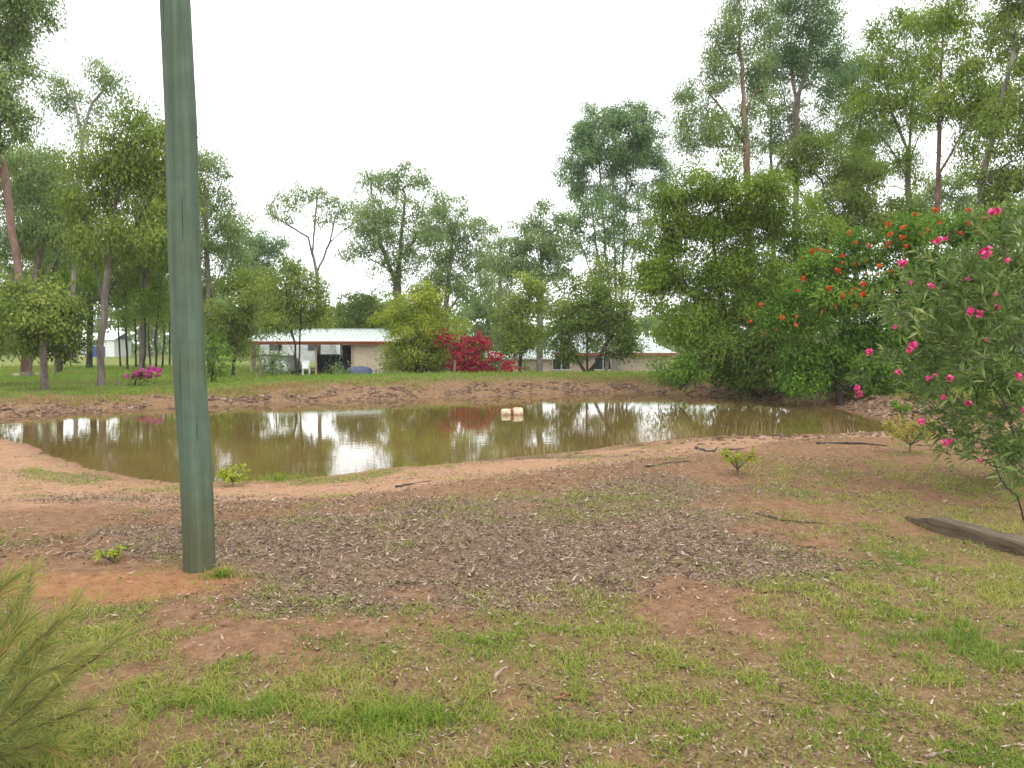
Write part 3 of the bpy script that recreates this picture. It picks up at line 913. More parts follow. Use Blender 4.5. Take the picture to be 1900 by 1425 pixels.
tree('gum_tree', 'mid green gum filling the canopy left of the pole', 50, [[(262,690),(268,520),(275,400)],[(268,520),(310,430)]],
     [(272,310,54,40),(318,370,50,46),(240,400,50,44),(300,450,60,44),(230,480,50,36),(340,470,40,44)], 'gum', 'grey', .2, seed=9, group=GL, leaf='olive', tone=(0,.85))
tree('gum_tree', 'broad gum crown between the reddish trunk and the tallest pale gum', 47, [[(108,690),(104,540),(98,420)],[(104,540),(140,460)]],
     [(85,330,54,44),(130,390,50,44),(60,400,54,44),(110,460,56,42),(35,300,40,40),(150,500,40,34)], 'gum', 'dark', .19, seed=10, group=GL, leaf='wattle', tone=(0,.75))
tree('round_tree', 'small dark round tree on a bare grey trunk in the left lawn', 28, [[(83,728),(82,690),(80,650),(80,600)]],
     [(82,595,58,46),(50,580,34,34),(112,585,40,40),(85,555,45,25),(70,635,52,26),(120,620,34,34)], 'dark', 'grey', .13, seed=7, lai=1.35)
tree('olive_bush_tree', 'olive bushy tree cut by the left edge', 31, [[(-15,700),(-10,640),(0,580)]],
     [(-5,550,45,45),(20,580,35,40),(15,620,42,34),(-20,640,45,45),(30,540,28,22)], 'olive', 'dark', .1, seed=8)
_sap = [(238,51),(252,58),(266,49),(279,62),(289,54),(301,57),(224,61),(315,66)]
_sap_lab = ['leftmost but one of the slender saplings near the magenta bush', 'thin sapling straight above the magenta bush', 'nearest thin sapling right above the magenta bush', 'far thin dark sapling between the bush and pole',
            'slender sapling just left of the pole pair', 'slender dark sapling closest to the green pole', 'leftmost of the slender saplings near the magenta bush', 'sapling half hidden behind the green pole']
for i, (px, d) in enumerate(_sap):
    tree('sapling', _sap_lab[i], d, [[(px, 690), (px + (i % 3 - 1) * 4, 620), (px + (i % 5 - 2) * 7, 540 - 9 * (i * 5 % 7))]],
         [(px - 10 + 5 * (i % 4), 566 - 12 * (i * 3 % 5), 22, 24), (px + 12 - 7 * (i % 3), 535 - 14 * (i * 2 % 5), 20, 20), (px + 4 * (i % 3 - 1), 596 - 6 * (i % 4), 18, 12, .6)], 'wattle', 'dark', .075, seed=20 + i, group='slender saplings behind the left lawn', tone=(0, .85))
tree('wattle_tree', 'soft olive wattle left of the carport', 45, [[(432,694),(436,630),(445,560)],[(436,630),(415,580)]],
     [(455,545,50,42),(425,590,46,42),(475,515,42,26),(400,610,34,44),(470,590,42,36),(440,635,38,30)], 'olive', 'dark', .1, seed=30)
tree('wattle_tree', 'three stemmed tree standing in front of the carport', 41, [[(552,698),(548,640),(535,570),(528,520)],[(552,698),(556,640),(560,560),(565,510)],[(556,690),(545,655),(528,615)]],
     [(550,520,46,30),(520,555,46,36),(585,545,34,40),(555,585,58,28),(500,590,34,24),(600,590,22,24),(540,490,26,16)], 'wattle', 'dark', .085, seed=31, leaf='olive', lai=.85)
tree('gum_tree', 'bluish gum between the pole and the sparse gum', 63, [[(470,690),(474,580),(478,470)]],
     [(480,450,38,28),(450,470,38,40),(505,490,34,36),(470,520,48,34),(440,430,20,24),(520,450,18,16)], 'blue', 'grey', .2, seed=32, group=GC, lai=.8)
tree('gum_tree', 'sparse bare limbed gum rising behind the carport', 64, [[(592,690),(590,580),(588,508),(572,440),(545,395)],[(588,508),(612,450),(622,400)],[(580,470),(585,410),(590,360)],[(612,450),(640,425),(665,410)],[(572,440),(530,415),(505,400)]],
     [(535,372,36,20),(572,352,32,16),(605,368,34,18),(505,395,22,14),(645,392,30,20),(600,405,34,16),(530,405,22,10),(655,430,16,14)], 'gum', 'grey', .17, seed=33, group=GC, lai=.62, tufts=1.3)
tree('gum_tree', 'big thick trunked gum above the yellow green tree', 58, [[(733,690),(735,600),(738,520),(745,440),(752,360)],[(736,530),(705,450),(690,380)],[(742,480),(790,420)]],
     [(700,345,42,26),(755,325,46,26),(740,380,62,34),(795,390,34,38),(680,400,34,36),(710,440,54,34),(780,450,48,34),(665,470,34,24),(740,500,60,30),(690,330,20,14)], 'pale', 'grey', .34, seed=34, group=GC, leaf='gum', lai=.9)
tree('gum_tree', 'gum with full crown right of the big thick trunk', 62, [[(822,690),(826,590),(834,500),(842,420)],[(826,590),(870,520)]],
     [(835,395,34,26),(865,430,38,34),(820,450,42,38),(880,480,34,36),(840,505,52,34),(875,540,36,30),(800,530,34,34)], 'gum', 'grey', .27, seed=35, group=GC)
tree('gum_tree', 'thin pale gum between the full crown and the tall clump', 72, [[(928,690),(926,590),(930,500),(925,430)]],
     [(922,435,24,18),(905,470,28,30),(942,480,28,34),(925,530,36,30)], 'pale', 'grey', .22, seed=36, group=GC, lai=.8)
tree('gum_tree', 'mid height bluish gum left of the tall multi stemmed clump', 56, [[(1000,690),(1002,590),(1004,500),(1010,420)]],
     [(1012,415,38,22),(985,450,52,36),(1035,455,34,40),(955,490,38,34),(1005,500,58,36),(1010,380,18,14)], 'blue', 'grey', .24, seed=37, group=GC, leaf='gum')
_st = [[(1140,694),(1130,600),(1108,470),(1092,340)],[(1140,694),(1136,590),(1122,450),(1112,300)],[(1144,690),(1144,580),(1140,440),(1136,270)],[(1146,690),(1152,580),(1158,440),(1165,290)],
       [(1148,690),(1160,590),(1178,450),(1195,300)],[(1136,690),(1122,590),(1090,490),(1062,400)],[(1150,690),(1168,600),(1196,480),(1222,350)]]
tree('dark_tree', 'dark rounded tree behind the right half of the carport roof', 65, [[(660,690),(660,640),(662,590)]],
     [(665,570,42,30),(640,595,36,26),(690,590,34,30),(668,610,46,24)], 'dark', 'dark', .16, seed=56)
tree('gum_tree', 'low hazy gum behind the olive green tree', 78, [[(905,690),(905,620),(908,560)]],
     [(905,560,34,26),(885,590,34,26),(930,585,34,28),(905,620,40,22)], 'blue', 'grey', .2, seed=57, group=GC, leaf='gum')
tree('multi_stem_gum', 'tall dense topped gum of many slender stems behind the house', 60, _st,
     [(1108,228,46,30),(1180,222,46,28),(1142,256,72,34),(1088,285,38,30),(1205,270,30,34),(1150,300,66,26),(1060,330,24,40,.8),(1225,320,24,30,.8),(1130,350,76,34,.6),(1100,400,56,40,.5),(1180,400,56,54,.5),(1130,455,60,36,.45),(1070,440,30,30,.5)],
     'blue', 'pale', .26, seed=38, lai=1.45, group=GC)
tree('mango_tree', 'dense dark green tree in front of the low house', 41, [[(1090,696),(1089,660),(1088,610)],[(1090,690),(1066,660),(1040,620)],[(1090,690),(1118,650),(1145,610)]],
     [(1085,545,60,34),(1135,565,42,40),(1045,580,40,38),(1160,600,28,40),(1095,590,60,36),(1030,640,40,30),(1130,635,52,26),(1160,650,28,24),(1060,655,30,22)], 'dark', 'dark', .16, seed=39, lai=.95)
tree('olive_tree', 'olive green tree left of the dense dark tree', 45, [[(965,696),(966,640),(970,570)]],
     [(975,540,42,34),(948,585,36,34),(1000,560,36,34),(985,610,42,32),(945,630,26,26),(960,650,30,22)], 'olive', 'dark', .12, seed=40)
tree('pale_top_tree', 'light yellowish tree top above the dense dark tree', 50, [[(1125,696),(1125,620),(1128,540)]],
     [(1130,505,44,20),(1105,525,36,24),(1160,520,28,26),(1110,490,18,14)], 'lime', 'grey', .12, seed=41, lai=.7, leaf='olive')
tree('golden_tree', 'yellow green tree left of the red bougainvillea', 43, [[(776,697),(774,650),(772,590)],[(776,690),(806,640)],[(774,670),(745,630)]],
     [(765,570,42,28),(785,540,22,18),(725,592,34,18),(800,590,40,34),(760,612,56,32),(830,630,36,34),(780,650,60,30),(740,655,28,24),(795,560,26,20)], 'lime', 'dark', .12, seed=42, lai=1.1)
tree('dark_bush', 'dark low bush under the yellow green tree', 44, [[(770,700),(770,680)]], [(755,680,30,18),(790,682,30,17),(815,676,24,22)], 'dark', 'dark', .05, seed=43, cat='bush')
tree('weeping_acacia', 'big domed yellow green tree on the far right bank', 31, [[(1372,722),(1362,650),(1335,540),(1320,420)],[(1372,722),(1390,640),(1420,520)],[(1362,650),(1290,560),(1250,480)],[(1380,715),(1440,630),(1490,540)]],
     [(1325,345,66,42),(1262,390,56,46),(1400,360,70,48),(1225,460,48,56),(1305,435,74,54),(1395,430,80,56),(1470,410,56,54),(1240,540,54,46),(1320,530,76,56),(1405,520,80,58),(1480,500,56,62),(1285,610,66,44),(1370,605,80,50),(1455,600,66,56),(1520,460,40,44),(1215,510,34,40)],
     'wattle', 'dark', .17, seed=44, lai=1.3, tone=(0,.74))
tree('green_shrub', 'bright green low shrub at the foot of the domed tree', 29.5, [[(1262,722),(1258,690)],[(1262,722),(1290,690)]], [(1262,676,34,18),(1228,676,18,11),(1292,684,36,22),(1258,700,40,14)], 'fern', 'dark', .04, seed=45, cat='shrub', leaf='fern')
tree('dark_shrub', 'dark undergrowth shrub at the water edge under the domed tree', 29.5, [[(1420,724),(1415,700),(1400,660)],[(1422,724),(1470,690)],[(1418,724),(1360,690)]],
     [(1330,690,46,20),(1390,695,54,18),(1455,700,54,18),(1520,705,44,16),(1420,665,60,26),(1350,655,60,34),(1490,660,50,34),(1325,655,40,30),(1420,630,60,34)], 'dark', 'dark', .05, seed=55, cat='shrub', lai=1.15, tone=(0,.75))
tree('dark_tree', 'dark rounded tree between the domed tree and tall gums', 39, [[(1570,700),(1568,560),(1560,420)]],
     [(1520,280,50,32),(1480,310,40,40),(1585,330,64,48),(1550,380,70,44),(1640,390,58,44),(1600,430,70,40),(1690,420,44,34)], 'olive', 'dark', .2, seed=46, tone=(0,.7), lai=1.2)
tree('gum_tree', 'tall gum with red brown trunk above the domed tree', 46, [[(1398,700),(1392,460),(1385,300),(1380,180),(1372,60),(1375,-60)],[(1385,270),(1330,190),(1300,150)],[(1382,210),(1420,140)]],
     [(1350,50,38,46),(1390,10,46,46),(1300,190,40,40),(1335,140,40,42),(1395,110,44,50),(1288,255,32,34),(1330,235,38,36),(1265,225,16,34),(1410,190,34,36),(1380,260,40,30),(1320,100,20,20)], 'pale', 'red', .22, seed=47, group=GR, leaf='gum', lai=1.1)
tree('gum_tree', 'tall forked grey gum right of the red brown trunk', 49, [[(1476,700),(1478,460),(1476,300),(1478,190),(1500,110),(1510,30)],[(1477,280),(1455,180),(1440,120)],[(1477,300),(1450,240),(1430,200)],[(1478,190),(1465,120),(1462,40)]],
     [(1468,60,54,50),(1520,35,46,44),(1445,110,46,32),(1545,90,30,38),(1500,125,46,30),(1565,130,30,28),(1490,-20,60,46),(1535,160,34,22),(1590,110,18,18)], 'blue', 'grey', .2, seed=48, group=GR, lai=1.1)
tree('gum_tree', 'open branching grey gum left of the reddish forked trunk', 43, [[(1700,700),(1692,500),(1684,330),(1690,220),(1700,120)],[(1684,330),(1645,265),(1610,230)],[(1688,290),(1650,190),(1640,130)],[(1684,310),(1730,190)]],
     [(1680,50,44,32),(1640,110,44,36),(1700,120,40,44),(1615,185,38,34),(1660,215,50,26),(1590,215,30,26),(1720,190,34,40),(1600,270,34,26),(1655,300,36,26),(1690,330,34,24),(1660,160,50,40),(1630,60,26,24),(1730,60,30,40),(1620,330,40,26)], 'gum', 'grey', .17, seed=49, group=GR, lai=1.0, leaf='wattle')
tree('gum_tree', 'reddish forked gum near the right edge', 38, [[(1732,700),(1736,480),(1742,290),(1745,160),(1750,60)],[(1738,330),(1775,265),(1800,230)],[(1744,230),(1785,150)]],
     [(1790,110,44,46),(1830,150,44,48),(1770,50,34,34),(1785,190,46,36),(1845,70,36,42),(1820,230,44,36),(1750,30,30,30),(1800,290,40,28),(1765,-20,40,40),(1750,200,34,40),(1850,200,40,40),(1730,120,26,40)], 'gum', 'red', .14, seed=50, group=GR, leaf='wattle', lai=1.0)
tree('gum_tree', 'dense tall tree cut by the right edge', 34, [[(1830,700),(1826,500),(1820,340),(1850,220),(1880,100)],[(1820,340),(1900,280)]],
     [(1890,60,50,60),(1905,150,60,60),(1865,240,56,46),(1900,310,56,50),(1850,340,46,40),(1890,-20,50,50),(1870,390,50,34),(1930,400,40,50)], 'olive', 'grey', .2, seed=51, group=GR, lai=1.15, tone=(0,.85))
tree('gum_tree', 'soft green gum crown between the forked grey gum and open gum', 51, [[(1585,700),(1588,480),(1590,300),(1598,180)]],
     [(1600,140,34,34),(1575,190,38,34),(1620,240,40,34),(1570,260,44,34),(1600,310,44,30)], 'gum', 'grey', .18, seed=58, group=GR)
tree('gum_tree', 'slender gum filling between the red brown and forked grey trunks', 53, [[(1440,700),(1436,480),(1432,330),(1430,200)],[(1432,330),(1470,260)]],
     [(1425,170,38,38),(1450,230,40,34),(1425,270,44,30),(1500,220,36,36),(1520,280,44,30)], 'gum', 'grey', .16, seed=59, group=GR, lai=.75)
tree('gum_tree', 'distant leafy tree low between the right trunks', 56, [[(1790,700),(1790,520),(1785,400)]],
     [(1780,350,46,34),(1740,380,44,34),(1820,390,46,30),(1700,390,36,26),(1780,420,70,28)], 'gum', 'grey', .2, seed=52, group=GR)

# red flowered ferny shrub on the right bank
M_ORANGE = leaf_mat('orange_red_petal', [(0, g(.42,.035,.012)), (.6, g(.60,.075,.02)), (1, g(.70,.16,.04))], .25)
M_BOUG = leaf_mat('crimson_bract', [(0, g(.26,.008,.030)), (.6, g(.47,.020,.07)), (1, g(.62,.07,.14))], .3)
M_PINK = leaf_mat('pink_petal', [(0, g(.52,.022,.14)), (.6, g(.70,.06,.24)), (1, g(.82,.20,.40))], .25)
M_MAG = leaf_mat('magenta_petal', [(0, g(.40,.025,.20)), (1, g(.62,.09,.38))], .25)

poin, foot, P, TU = tree('ferny_shrub', 'sprawling ferny shrub with orange red flowers on the right bank', 26, [[(1560,725),(1545,660),(1520,570)],[(1570,722),(1620,620),(1640,520)],[(1580,722),(1700,600),(1760,480)],[(1590,720),(1790,620),(1860,520)],[(1555,722),(1490,680),(1470,640)]],
     [(1530,500,58,40),(1475,585,48,38),(1600,468,56,34),(1680,442,50,32),(1765,430,54,30),(1850,425,56,34),(1545,560,70,48),(1640,530,72,52),(1735,510,72,52),(1835,510,76,52),(1470,655,44,30),(1550,640,66,40),(1640,610,66,48),(1725,600,66,48),(1825,600,76,52),(1610,670,50,22),(1500,690,46,22),(1900,480,50,60),(1560,702,60,20),(1650,690,60,24),(1740,680,60,30),(1840,690,60,30),(1480,712,40,14),(1620,715,44,12)],
     'fern', 'dark', .11, seed=53, lai=1.45, cat='shrub', spread=.8)

def blossom_mesh(name, n, spread, size, seed, petals=5, flat=.7):
    """a spray of small open flowers, each of five petals"""
    rs = np.random.default_rng(seed); V, Fs, tn = [], [], []
    for i in range(n):
        c = unit(rs.normal(size=3)) * spread * rs.uniform(.3, 1) * np.array([1, 1, flat])
        nrm = unit(c + rs.normal(size=3) * .4 * spread + np.array([0, 0, .2 * spread]))
        u = unit(np.cross(nrm, rs.normal(size=3))); w = np.cross(nrm, u); t0 = rs.uniform(0, 1)
        for k in range(petals):
            a = 2 * math.pi * k / petals + .3 * i
            d = u * math.cos(a) + w * math.sin(a); e = np.cross(nrm, d)
            b = len(V); s = size * rs.uniform(.8, 1.15)
            V += [c, c + d * s * .6 + e * s * .42 + nrm * s * .16, c + d * s + nrm * s * .22, c + d * s * .6 - e * s * .42 + nrm * s * .16]
            Fs.append((b, b + 1, b + 2, b + 3)); tn += [np.clip(t0 + rs.normal() * .12, 0, 1)] * 4
    return mesh_np(name, np.array(V), np.array(Fs), dict(tone=np.array(tn)))

obm = [blossom_mesh('blossom', 12, .13, .050, 300 + i, flat=.45) for i in range(4)]
for me in obm: me.materials.append(M_ORANGE)
_orange = [(1450,455),(1497,452),(1515,470),(1440,460),(1545,494),(1590,503),(1560,470),(1610,480),(1620,505),(1655,438),(1687,441),(1700,430),(1540,545),(1498,515),(1475,525),(1452,587),(1395,575),(1478,608),(1425,625),(1555,565),(1570,530),
           (1612,490),(1720,465),(1780,410),(1792,412),(1805,408),(1815,405),(1768,425),(1740,420),(1640,470),(1583,497),(1538,492),(1605,525),(1660,555),(1502,470),(1630,452),(1670,460),(1830,420),(1868,430),(1765,515),(1690,495),(1830,560),(1590,555),(1520,590),(1475,470),(1850,405)]
rs = np.random.default_rng(77)
Pw = P + foot
pxs = 950 + F * Pw[:, 0] / Pw[:, 1]; zq = (EYE - Pw[:, 2]) / Pw[:, 1]; pys = 640 + F * zq
_orange = _orange + [(px + rs.normal() * 22, py + rs.normal() * 16) for px, py in _orange]
for i, (px, py) in enumerate(_orange):
    sel = np.where((np.abs(pxs - px) < 14) & (np.abs(pys - py) < 14))[0]
    if len(sel) == 0: continue
    k = sel[np.argmin(Pw[sel, 1])]
    o = bpy.data.objects.new('blossom', obm[i % 4]); COL.objects.link(o); o.parent = poin
    o.location = P[k] + np.array([0, -.08, .03]); o.rotation_euler = rs.uniform(0, 6.3, 3); sc_ = rs.uniform(.4, 1.0); o.scale = (sc_,) * 3

# bougainvillea
boug, foot, P, TU = tree('bougainvillea', 'crimson flowering bougainvillea mound left of the low house', 41.5, [[(880,698),(875,670),(865,645)],[(880,696),(905,670)],[(878,690),(850,660),(828,636)]],
     [(872,656,34,18),(900,670,32,18),(858,676,26,14),(925,684,20,10),(885,644,22,9),(829,634,8,7)], 'dark', 'dark', .05, seed=60, lai=.8, cat='shrub', tufts=1.6)
nb = 11000
rs = np.random.default_rng(61); kk = rs.choice(len(P), nb); c0 = P.mean(0)
outw = unit((P[kk] - c0) * np.array([1, 1, 1.4]))
keep = vnoise(P[kk][:, 0] * 2.6 + 50, P[kk][:, 2] * 2.6 + 50, 3) > .30
pp = (P[kk] + outw * .14)[keep]
link_mesh('bracts', leaf_mesh('bracts', pp, unit(outw[keep] + rs.normal(size=pp.shape) * .6), rs.uniform(.09, .15, len(pp)), rs.uniform(.04, .065, len(pp)), np.clip(rs.normal(.5, .25, len(pp)), 0, 1), rs), M_BOUG, boug)['kind'] = 'stuff'

# small magenta bush in the left lawn
mag, foot, P, TU = tree('flowering_bush', 'small magenta flowering bush in the lawn left of the pole', 31.5, [[(250,716),(252,704),(262,695)],[(250,716),(243,705)],[(252,706),(282,694)]],
     [(255,697,14,10),(268,692,12,7),(288,691,7,5),(240,700,10,6),(262,704,14,6)], 'dark', 'dark', .03, seed=62, lai=.35, cat='bush', tufts=2.5)
rs = np.random.default_rng(63); mbm = [blossom_mesh('blossom', 9, .10, .07, 320 + i) for i in range(3)]
for me in mbm: me.materials.append(M_MAG)
for i in range(34):
    px, py = [(256,692),(266,690),(287,689),(250,697),(275,696)][i % 5]
    q = at(px + rs.normal() * 6, py + rs.normal() * 3.2, 31.5 + rs.uniform(-.25, .2)) - foot
    o = bpy.data.objects.new('blossom', mbm[i % 3]); COL.objects.link(o); o.parent = mag; o.location = q; o.rotation_euler = rs.uniform(0, 6.3, 3)

tree('leafy_shrub', 'bright leafy shrub right of the green pole', 34, [[(392,712),(394,690),(400,665)]], [(398,648,20,16),(388,670,17,14),(412,675,16,14),(398,688,16,10)], 'lime', 'dark', .035, seed=64, cat='shrub', leaf='fern', size=1.25)
tree('grey_shrub', 'grey green shrub beside the parked car', 47, [[(505,700),(505,670)]], [(505,668,16,16),(498,685,14,12),(514,686,13,12)], 'gum', 'dark', .03, seed=65, cat='shrub')
tree('grey_shrub', 'thin grey shrub with upright stem at the carport middle', 46, [[(628,700),(628,680)],[(628,695),(633,650),(637,630)]], [(630,688,14,10),(622,692,9,7)], 'gum', 'grey', .03, seed=66, cat='shrub')
tree('small_shrub', 'tiny green shrub against the cream wall right of the bougainvillea', 44, [[(978,700),(978,690)]], [(978,688,9,8),(978,679,5,5)], 'fern', 'dark', .02, seed=67, cat='shrub')
tree('pale_shrub', 'straggly pale green shrub between boulder and yellow green tree', 46, [[(722,698),(722,676)]], [(715,665,16,9),(728,676,14,12),(718,688,12,9)], 'pale', 'grey', .03, seed=68, cat='shrub')

# far off woodland closing the view
def woodland():
    rs = np.random.default_rng(90); P, D, LN, WD, TN = [], [], [], [], []
    mb_pos = []
    for i in range(150):
        d = rs.uniform(95, 170); x = rs.uniform(-.78, .78) * d
        if -72 < x * 112 / d < -55 and d < 125: d += 45
        gz = H(x, d); h = rs.uniform(6, 11) if abs(x / d) < .3 else rs.uniform(9, 16)
        for c in range(5):
            cen = np.array([x + rs.normal() * 1.8, d + rs.normal() * 1.8, gz + h * rs.uniform(.3, .95)])
            n = 60; q = unit(rs.normal(size=(n, 3))) * rs.uniform(.3, 1, (n, 1)) * np.array([2.1, 2.1, h * .17])
            P.append(cen + q); D.append(unit(rs.normal(size=(n, 3)) + np.array([0, 0, -.8])))
            LN.append(rs.uniform(.6, 1.2, n)); WD.append(rs.uniform(.2, .34, n)); TN.append(np.clip(rs.normal(rs.uniform(.25, .6), .15, n), 0, 1))
        mb_pos.append((x, d, gz, h))
    for i in range(1100):       # undergrowth
        d = rs.uniform(85, 160); x = rs.uniform(-.78, .78) * d; gz = H(x, d)
        if -78 < x * 112 / d < -50 and d < 120: continue
        n = 26; q = unit(rs.normal(size=(n, 3))) * rs.uniform(.2, 1, (n, 1)) * np.array([2.2, 2.2, 1.7])
        P.append(np.array([x, d, gz + rs.uniform(.8, 2.6)]) + q); D.append(unit(rs.normal(size=(n, 3)))); LN.append(rs.uniform(.5, 1.0, n)); WD.append(rs.uniform(.18, .3, n)); TN.append(np.clip(rs.normal(.35, .2, n), 0, 1))
    o = link_mesh('woodland', leaf_mesh('woodland', np.concatenate(P), np.concatenate(D), np.concatenate(LN), np.concatenate(WD), np.concatenate(TN), rs), LEAF['gum'])
    tag(o, 'far off wood closing the view behind the houses', 'woodland', kind='stuff')
    mb = MB()
    for x, d, gz, h in mb_pos:
        mb.tube([(x, d, gz - .2), (x + rs.normal() * .3, d, gz + h * .5), (x + rs.normal() * .5, d, gz + h * .9)], [.2, .14, .05], 5, False)
    t = mb.build('woodland_trunks', BARK['grey'], o); t['kind'] = 'stuff'
woodland()

# ------------------------------------------------------------------ the green pole
def build_pole():
    base = on_ground(370, 1056); d = base[1]
    prof = [(370,1056,30.5),(368,1000,30.5),(365,920,30.5),(362,850,30.6),(357,780,30.4),(352,700,30.2),(348,620,30),(345,540,29.6),(342,460,29.4),(340,380,29.2),(338.5,300,29),(336,220,28.7),(332,140,28.3),(328,60,27.8),(324,-20,27.4),(320,-120,27),(316,-240,26.5),(312,-420,26)]
    pts, rad = [], []
    pts.append(np.array([0, 0, -.3])); rad.append(30.5 * d / F)
    for px, py, hw in prof:
        pts.append(at(px, py, d) - base); rad.append(hw * .94 * d / F)
    # resample finely, a slightly uneven round
    n = 40; V, Fs = [], []
    P = np.array(pts); zs = np.linspace(P[0, 2], P[-1, 2], 90)
    xs_ = np.interp(zs, P[:, 2], P[:, 0]); ys_ = np.interp(zs, P[:, 2], P[:, 1]); rr = np.interp(zs, P[:, 2], rad)
    for j, z in enumerate(zs):
        for k in range(n):
            a = 2 * math.pi * k / n
            q = 1 + .012 * math.sin(3 * a + z * .8) + .008 * math.sin(7 * a - z * 1.7) + .006 * math.sin(13 * a + 2 * math.sin(z))
            V.append((xs_[j] + math.cos(a) * rr[j] * q, ys_[j] + math.sin(a) * rr[j] * q, z))
    for j in range(len(zs) - 1):
        for k in range(n):
            Fs.append((j*n + k, j*n + (k+1) % n, (j+1)*n + (k+1) % n, (j+1)*n + k))
    Fs.append(tuple((len(zs)-1)*n + k for k in range(n)))
    m, nt, out = new_mat('green_treated_timber'); L = nt.links
    tc = node(nt, 'ShaderNodeTexCoord'); mp = node(nt, 'ShaderNodeMapping'); mp.inputs['Scale'].default_value = (26, 26, .55)
    L.new(tc.outputs['Object'], mp.inputs['Vector'])
    n1 = node(nt, 'ShaderNodeTexNoise'); n1.inputs['Scale'].default_value = 1.0; n1.inputs['Detail'].default_value = 7; n1.inputs['Roughness'].default_value = .65
    n2 = node(nt, 'ShaderNodeTexNoise'); n2.inputs['Scale'].default_value = 1.6; n2.inputs['Detail'].default_value = 4
    L.new(mp.outputs['Vector'], n1.inputs['Vector']); L.new(tc.outputs['Object'], n2.inputs['Vector'])
    r1 = ramp_node(nt, [(.28, g(.056,.084,.060)), (.5, g(.080,.120,.086)), (.72, g(.112,.156,.116))])
    r2 = ramp_node(nt, [(.3, g(.050,.055,.026)), (.55, g(.085,.085,.045)), (.75, g(.12,.11,.065))])
    L.new(n1.outputs['Fac'], r1.inputs['Fac']); L.new(n1.outputs['Fac'], r2.inputs['Fac'])
    # brownish weathering in patches, soil stain up from the foot
    sx = node(nt, 'ShaderNodeSeparateXYZ'); L.new(tc.outputs['Object'], sx.inputs[0])
    mr = node(nt, 'ShaderNodeMapRange', interpolation_type='SMOOTHSTEP'); mr.inputs[1].default_value = 1.0; mr.inputs[2].default_value = .05
    L.new(sx.outputs['Z'], mr.inputs[0])
    pm = node(nt, 'ShaderNodeMapRange'); pm.inputs[1].default_value = .45; pm.inputs[2].default_value = .72; pm.inputs[4].default_value = .45
    L.new(n2.outputs['Fac'], pm.inputs[0])
    mxm = node(nt, 'ShaderNodeMath', operation='MAXIMUM'); sc = node(nt, 'ShaderNodeMath', operation='MULTIPLY'); sc.inputs[1].default_value = .8
    L.new(mr.outputs[0], sc.inputs[0]); L.new(sc.outputs[0], mxm.inputs[0]); L.new(pm.outputs[0], mxm.inputs[1])
    mx = node(nt, 'ShaderNodeMix', data_type='RGBA')
    L.new(mxm.outputs[0], mx.inputs[0]); L.new(r1.outputs['Color'], mx.inputs[6]); L.new(r2.outputs['Color'], mx.inputs[7])
    b = node(nt, 'ShaderNodeBsdfPrincipled'); b.inputs['Roughness'].default_value = .75; b.inputs['Specular IOR Level'].default_value = .2
    mp3 = node(nt, 'ShaderNodeMapping'); mp3.inputs['Scale'].default_value = (38, 38, .9); L.new(tc.outputs['Object'], mp3.inputs['Vector'])
    n3 = node(nt, 'ShaderNodeTexNoise'); n3.inputs['Scale'].default_value = 1.0; n3.inputs['Detail'].default_value = 3; L.new(mp3.outputs['Vector'], n3.inputs['Vector'])
    ck = ramp_node(nt, [(.30, g(.30,.28,.24)), (.36, g(1,1,1))]); L.new(n3.outputs['Fac'], ck.inputs['Fac'])
    n4 = node(nt, 'ShaderNodeTexNoise'); n4.inputs['Scale'].default_value = 9.0; n4.inputs['Detail'].default_value = 6; L.new(tc.outputs['Object'], n4.inputs['Vector'])
    bl = ramp_node(nt, [(.3, g(.90,.90,.88)), (.55, g(1.02,1.02,1.0)), (.72, g(1.12,1.11,1.08))]); L.new(n4.outputs['Fac'], bl.inputs['Fac'])
    m3 = node(nt, 'ShaderNodeMix', data_type='RGBA', blend_type='MULTIPLY'); m3.inputs[0].default_value = 1
    m4 = node(nt, 'ShaderNodeMix', data_type='RGBA', blend_type='MULTIPLY'); m4.inputs[0].default_value = 1
    L.new(mx.outputs[2], m3.inputs[6]); L.new(ck.outputs['Color'], m3.inputs[7]); L.new(m3.outputs[2], m4.inputs[6]); L.new(bl.outputs['Color'], m4.inputs[7])
    L.new(m4.outputs[2], b.inputs['Base Color'])
    bp = node(nt, 'ShaderNodeBump'); bp.inputs['Strength'].default_value = .35; bp.inputs['Distance'].default_value = .01
    L.new(n1.outputs['Fac'], bp.inputs['Height']); L.new(bp.outputs['Normal'], b.inputs['Normal'])
    L.new(b.outputs['BSDF'], out.inputs['Surface'])
    o = MB().add(V, Fs).build('timber_pole', m, None, True)
    o.location = base
    tag(o, 'thick green treated timber pole standing before the pond', 'pole')
    return base
POLE = build_pole()

